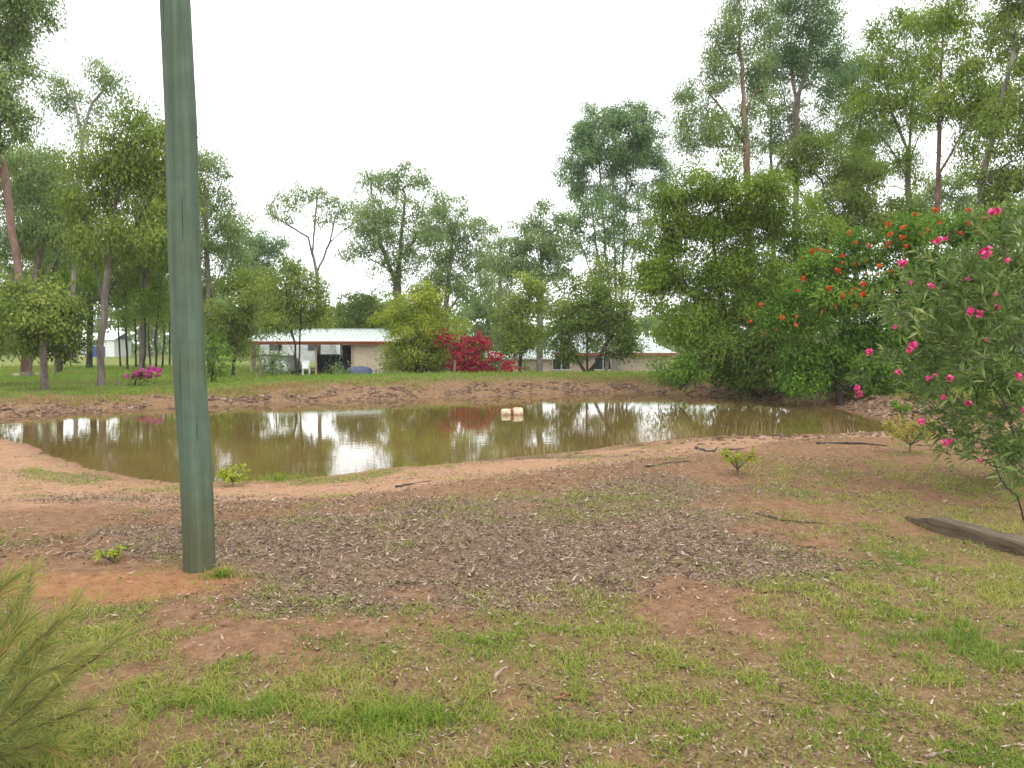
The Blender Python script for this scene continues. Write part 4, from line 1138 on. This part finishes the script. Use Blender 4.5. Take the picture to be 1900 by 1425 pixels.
# ------------------------------------------------------------------ timber beam lying at the right
def build_beam():
    a = on_ground(1735, 985); b = on_ground(1905, 1030)
    a2 = on_ground(1692, 968)
    m = bark_mat('weathered_sleeper', [(.3, g(.045,.032,.020)), (.55, g(.115,.085,.056)), (.8, g(.20,.165,.12))], 7, .08, .8)
    m2 = m.node_tree.nodes
    for nd in m2:
        if nd.type == 'MAPPING': nd.inputs['Scale'].default_value = (1.6, 14, 14)
    d = b - a2; d[2] = 0; ln = 3.4; ang = math.atan2(d[1], d[0])
    root = empty('timber_beam', (a2[0], a2[1], a2[2]), 'weathered timber beam lying in the grass at the right edge', 'beam', rz=ang)
    rs = np.random.default_rng(5)
    # main squared log with a split, tapering broken end
    n = 34; V, Fs = [], []
    for i in range(n + 1):
        t = i / n; x = t * ln
        s = min(1, .35 + t * 7) ; w = .085 * min(1, .45 + t * 6); h = .125 * s
        dz = rs.normal() * .003 - .02 + (.0 if t > .1 else .01)
        for (yy, zz) in ((-w, 0), (w, 0), (w, h * .55), (w * .97, h), (.01, h * 1.0), (-w * .98, h), (-w, h * .9)):
            V.append((x + rs.normal() * .004, yy + rs.normal() * .003, zz + dz + rs.normal() * .003))
    k = 7
    for i in range(n):
        for q in range(k):
            Fs.append((i*k + q, i*k + (q+1) % k, (i+1)*k + (q+1) % k, (i+1)*k + q))
    Fs.append(tuple(range(k))[::-1]); Fs.append(tuple(n*k + q for q in range(k)))
    MB().add(V, Fs).build('beam', m, root)
    MB().add([(-.12, .03, .0), (.35, .02, .0), (.40, .075, .0), (-.10, .06, .0), (-.10, .03, .03), (.34, .03, .055), (.39, .07, .05), (-.09, .06, .025)],
             [(0,3,2,1),(4,5,6,7),(0,1,5,4),(1,2,6,5),(2,3,7,6),(3,0,4,7)]).build('splinter', m, root)
build_beam()

# ------------------------------------------------------------------ floats on the pond
def build_float():
    p = on_plane(950, 769, WATER)
    m = plain('stained_cream_plastic', (.60, .45, .30), .5, .3, vary=.25, scale=7)
    mr = plain('rusty_strap', (.24, .085, .03), .8, vary=.3, scale=20)
    k = p[1] / F
    root = empty('pump_float', (p[0], p[1], WATER), 'pair of stained cream float drums strapped together on the pond', 'float', rz=.12)
    def drum(name, x0, x1, r, zc):
        xs_ = [x0, x0 + .02, x0 + .06, x0 + .08, x0 + .1, (x0 + x1) / 2 - .02, (x0 + x1) / 2, (x0 + x1) / 2 + .02, x1 - .1, x1 - .08, x1 - .06, x1 - .02, x1]
        rr = [r * q for q in (.78, .93, 1, .96, 1, 1, 1.04, 1, 1, .96, 1, .93, .78)]
        return MB().tube([(x, 0, zc) for x in xs_], rr, 22).build(name, m, root, True)
    drum('float_drum', -20 * k, -1.5 * k, 7.5 * k, 3.2 * k)
    drum('float_drum', 1.5 * k, 20 * k, 9.2 * k, 4.0 * k)
    MB().tube([(-2.2 * k, 0, 3.4 * k), (2.2 * k, 0, 3.6 * k)], 8.2 * k, 20).build('strap', mr, root, True)
build_float()

# ------------------------------------------------------------------ oleander at the right
def build_oleander():
    rs = np.random.default_rng(200)
    foot = np.array([6.2, 8.6, H(6.2, 8.6) - .06])
    stems_px = [[(1900,840),(1850,740),(1800,640),(1760,540)],[(1930,830),(1900,650),(1880,520),(1860,430)],[(1880,850),(1800,760),(1720,700),(1640,700)],[(1940,800),(1940,600),(1920,450)],
                [(1880,860),(1840,820),(1780,800),(1730,790)],[(1860,740),(1780,640),(1700,590),(1650,575)],[(1900,660),(1820,560),(1740,490)]]
    trunks = []
    for i, st in enumerate(stems_px):
        dd = rs.uniform(-.9, .5)
        pts = [np.array([rs.normal() * .12, rs.normal() * .12, 0])]
        for j, (px, py) in enumerate(st):
            pts.append(at(px, py, 8.5 + dd * (j + 1) / len(st)) - foot)
        trunks.append(np.array(pts))
    cl = [(1885,440,60,50,40),(1820,500,70,56,70),(1760,500,60,46,40),(1700,560,56,46,36),(1780,590,70,52,70),(1860,580,66,60,80),(1740,640,56,40,42),(1820,680,76,50,80),(1890,690,60,60,70),
          (1650,600,34,34,12),(1640,665,34,26,11),(1690,700,40,30,18),(1740,740,40,36,26),(1800,770,56,40,48),(1870,790,56,44,56),(1770,820,40,26,16),(1850,850,50,28,28),(1720,800,24,26,8),(1600,690,20,24,5),(1900,380,40,40,24),(1840,420,46,40,30),(1690,490,34,28,10),(1880,890,30,20,8),(1625,560,26,20,5)]
    TU = []
    for px, py, rx, ry, n in cl:
        for _ in range(int(n * .62)):
            u = unit(rs.normal(size=3)) * rs.uniform(.2, 1) ** .4
            dd = 8.5 + u[1] * 1.15 - .2
            TU.append(at(px + u[0] * rx, py - u[2] * ry, dd) - foot)
    TU = np.array(TU); TU[:, 2] = np.maximum(TU[:, 2], .2)
    pos, par, rad = grow(trunks, TU, rs, .045, .0032, wiggle=.1, step=.22)
    root = empty('oleander', foot, 'pink flowering oleander with narrow leaves reaching in from the right edge', 'shrub')
    link_mesh('stems', tubes_mesh('stems', pos, par, rad), BARK['grey'], root, True)
    P, D, LN, WD, TN = [], [], [], [], []
    cen = np.array([.4, 0, 1.0])
    for t in TU:
        o = unit(t - cen) * .8 + np.array([0, -.1, .55]); o = unit(o + rs.normal(size=3) * .35)
        n = rs.integers(13, 22); tt = rs.uniform(.08, .66)
        for k in range(n):
            s = rs.uniform(0, .26)
            d = unit(o * rs.uniform(.35, 1.1) + rs.normal(size=3) * .62)
            P.append(t - o * s); D.append(d); LN.append(rs.uniform(.10, .19)); WD.append(rs.uniform(.009, .0155)); TN.append(np.clip(tt + rs.normal() * .2, 0, 1))
    P = np.array(P); P[:, 2] = np.maximum(P[:, 2], .1)
    link_mesh('crown', leaf_mesh('crown', P, np.array(D), np.array(LN), np.array(WD), np.array(TN), rs), LEAF['oleander'], root)
    fm = [blossom_mesh('flower_cluster', 24, .055, .022, 400 + i, flat=.85) for i in range(4)]
    for me in fm: me.materials.append(M_PINK)
    for i, (px, py, s) in enumerate([(1674,487,1.2),(1740,447,.9),(1828,469,1.5),(1840,394,1.0),(1851,390,.8),(1753,442,.6),(1690,525,.5),(1728,530,.7),(1800,578,1.1),(1818,583,.9),(1851,571,.75),(1848,546,.6),(1695,641,1.15),(1688,649,.8),(1613,653,.8),(1667,690,.8),
                                     (1590,720,.9),(1593,731,.8),(1710,783,.85),(1755,821,.9),(1764,818,.7),(1797,748,.8),(1750,737,.65),(1722,702,.7),(1735,695,.5),(1762,703,.8),(1890,698,.9),(1868,483,.6),(1818,855,.6),(1660,606,.5),(1828,630,.4),(1795,518,.5),(1900,760,.7)]):
        o = bpy.data.objects.new('flower_cluster', fm[i % 4]); COL.objects.link(o); o.parent = root
        o.location = at(px, py, rs.uniform(7.05, 7.5)) - foot; o.rotation_euler = rs.uniform(0, 6.3, 3); o.scale = (s * .82,) * 3
    # thin stalks carrying the outermost flowers
build_oleander()
tree('oleander_sucker', 'bare curved twig under the oleander at the right edge', 6.9, [[(1905,925),(1888,921),(1868,905),(1856,880)]], [(1852,868,4,4)], 'olive', 'dark', .008, seed=210, cat='twig', lai=.3)

# ------------------------------------------------------------------ feathery shrub in the lower left corner
def build_feathery():
    rs = np.random.default_rng(220)
    foot = np.array([-2.35, 2.45, H(-2.35, 2.45) - .03])
    LEAF['feather'] = leaf_mat('feather_leaf', [(0, g(.095,.13,.045)), (.45, g(.20,.25,.07)), (.75, g(.36,.34,.085)), (1, g(.44,.27,.11))])
    br = [[(-60,1400),(20,1300),(90,1180),(140,1120)],[(-80,1420),(40,1330),(130,1250),(215,1190)],[(-60,1380),(-10,1250),(30,1150),(60,1060)],[(-80,1420),(30,1360),(120,1330),(170,1310)],
          [(-70,1400),(0,1330),(60,1260),(150,1215)],[(-60,1390),(-10,1280),(50,1210),(110,1150)],[(-90,1420),(-30,1330),(10,1270),(60,1225)],[(-70,1410),(20,1370),(90,1290),(140,1240)],[(-100,1350),(-50,1200),(-20,1120),(15,1080)],
          [(-90,1425),(0,1400),(60,1385),(110,1390)],[(-90,1400),(-20,1350),(40,1310),(95,1290)],[(-90,1380),(-40,1280),(10,1200),(40,1160)],[(-90,1430),(-40,1400),(20,1400),(40,1420)],[(-80,1400),(-30,1310),(40,1240),(85,1200)],[(-100,1380),(-40,1240),(0,1170),(30,1120)]]
    trunks, P, D, LN, TN = [], [], [], [], []
    for i, b in enumerate(br):
        d0 = 2.45 + rs.uniform(-.25, .35)
        pts = [np.array([rs.normal() * .03, rs.normal() * .03, 0])] + [at(px, py, d0 + .04 * j) - foot for j, (px, py) in enumerate(b)]
        pts = np.array(pts); trunks.append(pts)
        seg = np.linspace(0, len(pts) - 1.001, 70)
        for s in seg[14:]:
            j = int(s); f = s - j; p = pts[j] * (1 - f) + pts[j + 1] * f; t = unit(pts[j + 1] - pts[j])
            for _ in range(7):
                d = unit(t * rs.uniform(.5, 1.3) + rs.normal(size=3) * .50 + np.array([0, 0, .12]))
                P.append(p); D.append(d); LN.append(rs.uniform(.07, .14)); TN.append(np.clip(rs.normal(.22 + .5 * s / len(pts), .18), 0, 1))
    pos, par, rad = grow(trunks, np.zeros((0, 3)), rs, .012, .002, step=.08, wiggle=.02)
    rad = np.clip(rad * .6, .0010, .0035)
    root = empty('feathery_shrub', foot, 'feathery narrow leaved shrub with yellowish tips in the lower left corner', 'shrub')
    link_mesh('stems', tubes_mesh('stems', pos, par, rad), BARK['red'], root, True)
    n = len(P)
    link_mesh('foliage', leaf_mesh('foliage', np.array(P), np.array(D), np.array(LN), rs.uniform(.0010, .0021, n), np.array(TN), rs), LEAF['feather'], root)
build_feathery()

# ------------------------------------------------------------------ little plants on the bank
def small_plant(name, label, px, py, hpx, wpx, mat, seed, n_stem=6, leafs=26, ll=.05, lw=.011):
    rs = np.random.default_rng(seed); p = on_ground(px, py); k = p[1] / F
    root = empty(name, p, label, 'plant'); h, w = hpx * k, wpx * k
    trunks = [np.array([(0, 0, -.03), (0, 0, h * .3)])]; P, D, LN, WD, TN = [], [], [], [], []
    for i in range(n_stem):
        a = 2 * math.pi * i / n_stem + rs.uniform(-.4, .4); q = rs.uniform(.35, .5)
        tip = np.array([math.cos(a) * w * q, math.sin(a) * w * q, h * rs.uniform(.6, 1.0)])
        trunks.append(np.array([(0, 0, h * .25), tuple(tip * np.array([.5, .5, .62])), tuple(tip)]))
        for _ in range(leafs):
            t = rs.uniform(.72, 1.05); b = tip * t * np.array([1, 1, 1]) + rs.normal(size=3) * w * .06
            P.append(b); D.append(unit(rs.normal(size=3) * .7 + np.array([math.cos(a) * .4, math.sin(a) * .4, .35]))); LN.append(ll * rs.uniform(.6, 1.3)); WD.append(lw * rs.uniform(.7, 1.3)); TN.append(np.clip(rs.normal(.6, .2), 0, 1))
    pos, par, rad = grow(trunks, np.zeros((0, 3)), rs, .012, .003, step=.06, wiggle=.01)
    link_mesh('stems', tubes_mesh('stems', pos, par, np.clip(rad, .003, .012)), BARK['grey'], root, True)
    link_mesh('leaves', leaf_mesh('leaves', np.array(P), np.array(D), np.array(LN), np.array(WD), np.array(TN), rs), mat, root)
M_YG = leaf_mat('yellow_green_leaf', [(0, g(.12,.16,.02)), (.5, g(.24,.28,.035)), (1, g(.38,.38,.06))])
M_YEL = leaf_mat('yellowing_leaf', [(0, g(.18,.19,.04)), (.5, g(.34,.31,.06)), (1, g(.46,.38,.10))])
small_plant('seedling', 'small yellow green seedling on the sandy near bank', 1368, 882, 42, 62, M_YG, 230, 7, 20, .075, .017)
small_plant('yellow_shrub', 'small yellowing shrub on the near bank beside the oleander', 1688, 842, 66, 80, M_YEL, 231, 10, 46, .09, .017)
small_plant('green_sprout', 'dark green sprout on the orange bank at the right end of the pond', 1672, 780, 34, 26, LEAF['fern'], 232, 6, 30, .13, .022)
small_plant('weed', 'low leafy weed right of the pole at the water edge', 432, 902, 30, 50, LEAF['lime'], 233, 9, 26, .08, .016)
small_plant('weed', 'low broad leaved weed left of the pole in the leaf litter', 205, 1045, 26, 34, LEAF['lime'], 234, 6, 12, .05, .012)

M_STRAW = leaf_mat('dry_straw', [(0, g(.20,.14,.065)), (.5, g(.33,.25,.125)), (1, g(.45,.37,.22))], .3)
M_BLADE = leaf_mat('green_blade', [(0, g(.085,.175,.026)), (.35, g(.165,.265,.038)), (.7, g(.29,.345,.06)), (1, g(.42,.36,.13))], .45)

def blades_mesh(name, base, h, w, lean, tone, rs, simple=False):
    """bent blades: a tapering strip of two quads"""
    n = len(base); a = rs.uniform(0, 2 * math.pi, n)
    dirh = np.stack([np.cos(a), np.sin(a), np.zeros(n)], 1); side = np.stack([-np.sin(a), np.cos(a), np.zeros(n)], 1)
    b2 = rs.uniform(0, 2 * math.pi, n)
    side = unit(side + .8 * np.stack([np.cos(b2), np.sin(b2), np.zeros(n)], 1))
    up = np.array([0, 0, 1.0])
    p1 = base + up * (h * .55)[:, None] + dirh * (h * lean * .35)[:, None]
    p2 = base + up * (h * (1 - .25 * lean))[:, None] + dirh * (h * lean)[:, None]
    W = side * w[:, None]
    if simple:
        V = np.stack([base - W, base + W, p2], 1)
        return mesh_np(name, V.reshape(-1, 3), np.arange(n * 3).reshape(n, 3), dict(tone=np.repeat(tone, 3)))
    V = np.empty((n, 5, 3))
    V[:, 0] = base - W; V[:, 1] = base + W; V[:, 2] = p1 + W * .8; V[:, 3] = p1 - W * .8; V[:, 4] = p2
    i = np.arange(n)[:, None] * 5
    # triangles only, to keep one face size
    Fc = np.concatenate([i + np.array([[0, 1, 2]]), i + np.array([[0, 2, 3]]), i + np.array([[3, 2, 4]])], 0)
    return mesh_np(name, V.reshape(-1, 3), Fc, dict(tone=np.repeat(tone, 5)))

def tuft(label, px, py, hpx, rpx, n, mat, seed, name='grass_tuft', lean=.5, group='grass tufts on the near shore', w=.004):
    rs = np.random.default_rng(seed); p = on_ground(px, py); k = p[1] / F
    r = np.abs(rs.normal(size=n)) * rpx * k * .5; a = rs.uniform(0, 6.3, n)
    x, y = p[0] + r * np.cos(a) * 1.3, p[1] + r * np.sin(a) * .8
    z = land(x, y) - .01
    base = np.stack([x, y, z], 1) - p
    me = blades_mesh(name, base, hpx * k * rs.uniform(.4, 1.0, n), np.full(n, w) * rs.uniform(.6, 1.3, n), rs.uniform(.1, lean * 1.4, n), np.clip(rs.normal(.5, .22, n), 0, 1), rs)
    o = link_mesh(name, me, mat); o.location = p
    tag(o, label, 'grass', group, 'stuff')
tuft('tall dry grass tuft at the water edge below the floats', 1180, 826, 46, 60, 130, M_STRAW, 240)
tuft('widest dry grass tuft on the near shore left of the seedling', 1262, 814, 40, 70, 260, M_STRAW, 241)
tuft('thin dry grass stalks at the shore above the seedling', 1400, 808, 52, 50, 50, M_STRAW, 242, lean=.3)
tuft('upright pale straw clump right of the seedling at the shore', 1545, 806, 44, 26, 60, M_STRAW, 243, lean=.4)
tuft('sparse dry grass at the shore left of the tall dry tuft', 1000, 846, 34, 70, 90, M_STRAW, 244)
tuft('greenish grass in the shallows below the big white reflection', 650, 876, 26, 90, 420, M_BLADE, 245)
tuft('green grass tuft at the foot of the pole', 412, 1070, 26, 34, 200, M_BLADE, 246, lean=.8, group='green grass tufts')
tuft('bright bushy grass clump low in the centre foreground', 730, 1345, 42, 130, 1500, M_BLADE, 247, lean=.8, group='green grass tufts', w=.0025)
tuft('green weeds at the shore right of the pole', 520, 892, 22, 110, 420, M_BLADE, 248)

# ------------------------------------------------------------------ sticks and bark lying about
M_STICK = bark_mat('dead_stick', [(.3, g(.035,.025,.02)), (.55, g(.075,.055,.045)), (.8, g(.13,.10,.085))], 12, .3, .4)
M_STICKP = bark_mat('pale_bark_strip', [(.3, g(.16,.11,.08)), (.55, g(.30,.22,.165)), (.8, g(.42,.33,.27))], 12, .3, .4)
def stick(label, pts, rpx, mat=M_STICK, name='fallen_stick', cat='stick', group='fallen sticks on the bank'):
    W = [on_ground(px, py) for px, py in pts]; base = W[0].copy(); k = base[1] / F
    fine = []
    for a, b in zip(W[:-1], W[1:]):
        for q in range(4): fine.append(a + (b - a) * q / 4 + rng.normal(size=3) * .006)
    fine.append(W[-1])
    r = [rpx * k * (1 - .55 * i / (len(fine) - 1)) for i in range(len(fine))]
    P_ = [p - base + np.array([0, 0, r[i] * .6]) for i, p in enumerate(fine)]
    o = MB().tube(P_, r, 6).build(name, mat, None, True); o.location = base
    tag(o, label, cat, group)
stick('longest dark stick lying along the shore left of the yellowing shrub', [(1515,824),(1560,824),(1605,825),(1646,829)], 3.2)
stick('crooked dark stick with raised end above the seedling', [(1292,832),(1310,838),(1325,839),(1331,831)], 2.6)
stick('short straight dark stick beside the crooked one', [(1344,836),(1362,835),(1380,833)], 2.2)
stick('dark twig in the grass above the bright green patch', [(1405,955),(1450,968),(1530,975)], 2.2)
stick('small dark twig on the lawn right of the leaf litter', [(1480,1015),(1515,1018)], 2.6)
stick('dark broken stick at the lower edge of the leaf litter', [(1485,1066),(1500,1068),(1515,1074)], 3.2)
stick('long dark twig along the bottom of the leaf litter', [(1100,1082),(1150,1085),(1180,1078)], 3.0)
stick('dark curved twig low in the centre foreground', [(1050,1300),(1085,1310),(1118,1327)], 3.0)
stick('reddish bark strip low in the centre foreground', [(1028,1300),(1055,1296),(1075,1286)], 4.0, plain('red_bark_strip', (.24,.10,.06), .8), 'bark_strip', 'bark', 'bark strips on the ground')
stick('long pale bark strip near the bottom right', [(1720,1410),(1745,1404),(1770,1402)], 4.5, M_STICKP, 'bark_strip', 'bark', 'bark strips on the ground')
stick('pale curled bark strip below the centre of the lawn', [(918,1268),(928,1252),(940,1245)], 4.5, M_STICKP, 'bark_strip', 'bark', 'bark strips on the ground')
stick('tangle stick on the sand left of the leaf litter', [(735,905),(765,898),(800,893)], 2.2)
stick('dark driftwood pieces on the sand above the litter', [(1200,868),(1240,860),(1300,855)], 2.2)
stick('thin dark stick on the far right shore above the water', [(1455,752),(1475,749),(1500,747)], 2.0)

# ------------------------------------------------------------------ grass, litter, clods: masses nobody could count
def scatter(n, x0, x1, y0, y1, dens, seed, grow_y=0.0):
    """rejection sample points where dens(x,y) is high; more candidates close by"""
    rs = np.random.default_rng(seed)
    y = y0 + (y1 - y0) * rs.uniform(0, 1, n) ** (1 + grow_y)
    u = rs.uniform(0, 1, n); half = .74 * y + .4
    x = np.maximum(-half, x0) + (np.minimum(half, x1) - np.maximum(-half, x0)) * u
    p = dens(x, y)
    k = rs.uniform(0, 1, n) < p
    return x[k], y[k], rs

def near_grass():
    def dens(x, y):
        f = fields(x, y); gr = f[5]
        tf = fbm(x, y, .16, 3, 71)
        return np.clip(gr * sstep(.40, .66, tf) * .9 + gr * .10, 0, 1)
    x, y, rs = scatter(640000, -40, 40, 2.3, 14.5, dens, 250, .75)
    z = land(x, y) - .004; n = len(x)
    pat = fbm(x, y, .8, 3, 81)
    green = (blob(x, y, 1650, 1040, .5, .3) + blob(x, y, 1880, 1200, .6, .3) + blob(x, y, 400, 1320, .5, .2) + .6 * blob(x, y, 1650, 1190, .8, .3) + .7 * blob(x, y, 740, 1345, .3, .1) + .5 * blob(x, y, 600, 1200, .8, .2))
    h = rs.uniform(.012, .042, n) * (1 + .09 * np.maximum(y - 4, 0)) * (.7 + .9 * pat) * (1 + .25 * np.clip(green, 0, 1))
    w = rs.uniform(.0012, .0026, n) * (1 + y * .09)
    tone = np.clip(.66 - .46 * np.clip(green, 0, 1) + (pat - .5) * .8 + rs.normal(0, .22, n), 0, 1)
    B = np.stack([x, y, z], 1); ln = rs.uniform(.3, 1.5, n); q = y < 5.0
    me = blades_mesh('lawn_grass', B[q], h[q], w[q], ln[q], tone[q], rs)
    tag(link_mesh('lawn_grass', me, M_BLADE), 'short patchy lawn grass in the foreground', 'grass', kind='stuff')
    q = ~q
    me = blades_mesh('bank_turf', B[q], h[q], w[q] * 1.3, ln[q], tone[q], rs, True)
    tag(link_mesh('bank_turf', me, M_BLADE), 'thin yellowish grass on the near bank around the leaf litter', 'grass', kind='stuff')
    return n

def far_grass():
    def dens(x, y):
        f = fields(x, y)
        return np.clip(f[6] * (1 - .75 * blob(x, y, 120, 728, 5, 2.0)), 0, 1)
    x, y, rs = scatter(200000, -40, 30, 19, 62, dens, 260, .7)
    # extra dry grass on the upper half of the bank
    def dens2(x, y):
        sd = shore_dist(x, y); f = sstep(15.5, 23, y + .15 * x)
        return f * sstep(1.3, 2.2, sd) * (1 - sstep(3.8, 4.8, sd)) * sstep(.38, .6, fbm(x, y, 1.1, 3, 95))
    x2, y2, _ = scatter(160000, -40, 16, 19, 36, dens2, 261, 0)
    x = np.concatenate([x, x2]); y = np.concatenate([y, y2]); isdry = np.concatenate([np.zeros(len(x) - len(x2)), np.ones(len(x2))])
    z = land(x, y) - .01; n = len(x)
    tall = sstep(34, 40, y)
    h = rs.uniform(.04, .12, n) * (1 + 2.6 * tall * rs.uniform(0, 1, n)) * (1 + .7 * isdry); w = rs.uniform(.010, .020, n) * (1 + y * .012)
    dry = np.maximum(.8 * (1 - sstep(2.6, 3.6, shore_dist(x, y))), isdry * (1 - .6 * sstep(3.0, 4.0, shore_dist(x, y))))
    pat = fbm(x, y, 3.0, 3, 91)
    tone = np.clip(.22 + .25 * tall + .62 * dry + (pat - .5) * .8 + rs.normal(0, .15, n), 0, 1)
    me = blades_mesh('bank_grass', np.stack([x, y, z], 1), h, w, rs.uniform(.2, .9, n), tone, rs, True)
    m = leaf_mat('far_blade', [(0, g(.13,.25,.032)), (.4, g(.20,.32,.042)), (.75, g(.28,.25,.08)), (1, g(.36,.24,.11))], .4)
    tag(link_mesh('bank_grass', me, m), 'green and straw coloured grass along the far bank and left lawn', 'grass', kind='stuff')
    return n

def litter():
    def dens(x, y):
        f = fields(x, y)
        return np.clip(f[4] * 1.0 + .06 * (1 - sstep(5, 8, y)) + .42 * sstep(.42, .68, f[7]) * (f[0] < 6.0) * (f[0] > .3) + .25 * (f[0] > .1) * (f[0] < .7) * sstep(.4, .6, f[8]), 0, 1) * (f[0] > .15) * (1 - .8 * np.clip(f[3], 0, 1))
    x, y, rs = scatter(390000, -14, 14, 2.3, 14.5, dens, 270, .35)
    n = len(x)
    z = land(x, y) + rs.uniform(.001, .020, n)
    a = rs.uniform(0, 2 * math.pi, n)
    d = unit(np.stack([np.cos(a), np.sin(a), rs.normal(0, .25, n)], 1))
    ln = (.010 + .064 * rs.uniform(0, 1, n) ** 2.6) * (.70 + .30 * sstep(3.5, 5.5, y)); wd = rs.uniform(.0018, .0052, n) * (.7 + ln * 12)
    side = unit(np.cross(d, np.array([0, 0, 1.0]) + rs.normal(size=(n, 3)) * .5)) * wd[:, None]
    p = np.stack([x, y, z], 1)
    bend = (ln * rs.uniform(-.15, .3, n))[:, None] * np.array([0, 0, 1.0])
    V = np.stack([p + bend * .3, p + d * (ln * .4)[:, None] + side - bend * .3, p + d * ln[:, None] + bend, p + d * (ln * .5)[:, None] - side], 1)
    tone = np.clip(rs.beta(1.5, 2.0, n), 0, 1)
    me = mesh_np('leaf_litter', V.reshape(-1, 3), np.arange(n * 4).reshape(n, 4), dict(tone=np.repeat(tone, 4)))
    m = leaf_mat('dry_leaf', [(0, g(.030,.020,.013)), (.25, g(.105,.066,.044)), (.5, g(.24,.165,.115)), (.75, g(.40,.305,.23)), (1, g(.56,.48,.40))], .1, .7, .06)
    tag(link_mesh('leaf_litter', me, m), 'scattered dry leaf litter over the near bank', 'leaf litter', kind='stuff')
    return n

def clods():
    def dens(x, y):
        f = fields(x, y); sd, far = f[0], f[1]
        return far * (sd > .25) * (1 - sstep(1.2, 2.6, sd)) * sstep(.40, .62, f[8]) * 1.0 + .015 * (1 - far) * (sd > .2) * (sd < 6)
    x, y, rs = scatter(330000, -24, 22, 7.0, 34, dens, 280, .0)
    n = min(len(x), 6500); x, y = x[:n], y[:n]; z = land(x, y)
    near = (y < 14)
    s = np.where(near, rs.uniform(.008, .022, n), rs.uniform(.02, .10, n))
    oc = np.array([(1,0,0),(-1,0,0),(0,1,0),(0,-1,0),(0,0,1),(0,0,-1)], float)
    fc = np.array([(0,2,4),(2,1,4),(1,3,4),(3,0,4),(2,0,5),(1,2,5),(3,1,5),(0,3,5)])
    V = oc[None] * s[:, None, None] * rs.uniform(.6, 1.3, (n, 6, 1)) * np.array([1.25, 1, .62]) + np.stack([x, y, z], 1)[:, None]
    V += rs.normal(size=V.shape) * s[:, None, None] * .18
    Fc = (np.arange(n)[:, None, None] * 6 + fc[None]).reshape(-1, 3)
    me = mesh_np('soil_clods', V.reshape(-1, 3), Fc, dict(tone=np.repeat(rs.uniform(0, 1, n), 6)))
    m = leaf_mat('soil_clod', [(0, g(.085,.055,.040)), (.6, g(.19,.12,.082)), (1, g(.30,.205,.14))], 0.0, .95, .1)
    tag(link_mesh('soil_clods', me, m), 'loose soil clods along the far pond bank', 'soil', kind='stuff')
    return n


def haze():
    m, nt, out = new_mat('haze_air')
    v = node(nt, 'ShaderNodeVolumePrincipled'); v.inputs['Color'].default_value = (.93, .96, 1, 1); v.inputs['Density'].default_value = .0004
    nt.links.new(v.outputs['Volume'], out.inputs['Volume'])
    zmin = -3.2
    o = MB().box((-750, -80, zmin), (750, 950, 45)).build('haze', m)
    tag(o, 'thin pale haze in the air', 'haze', kind='stuff')
haze()
print('grass', near_grass(), 'far', far_grass(), 'litter', litter(), 'clods', clods())
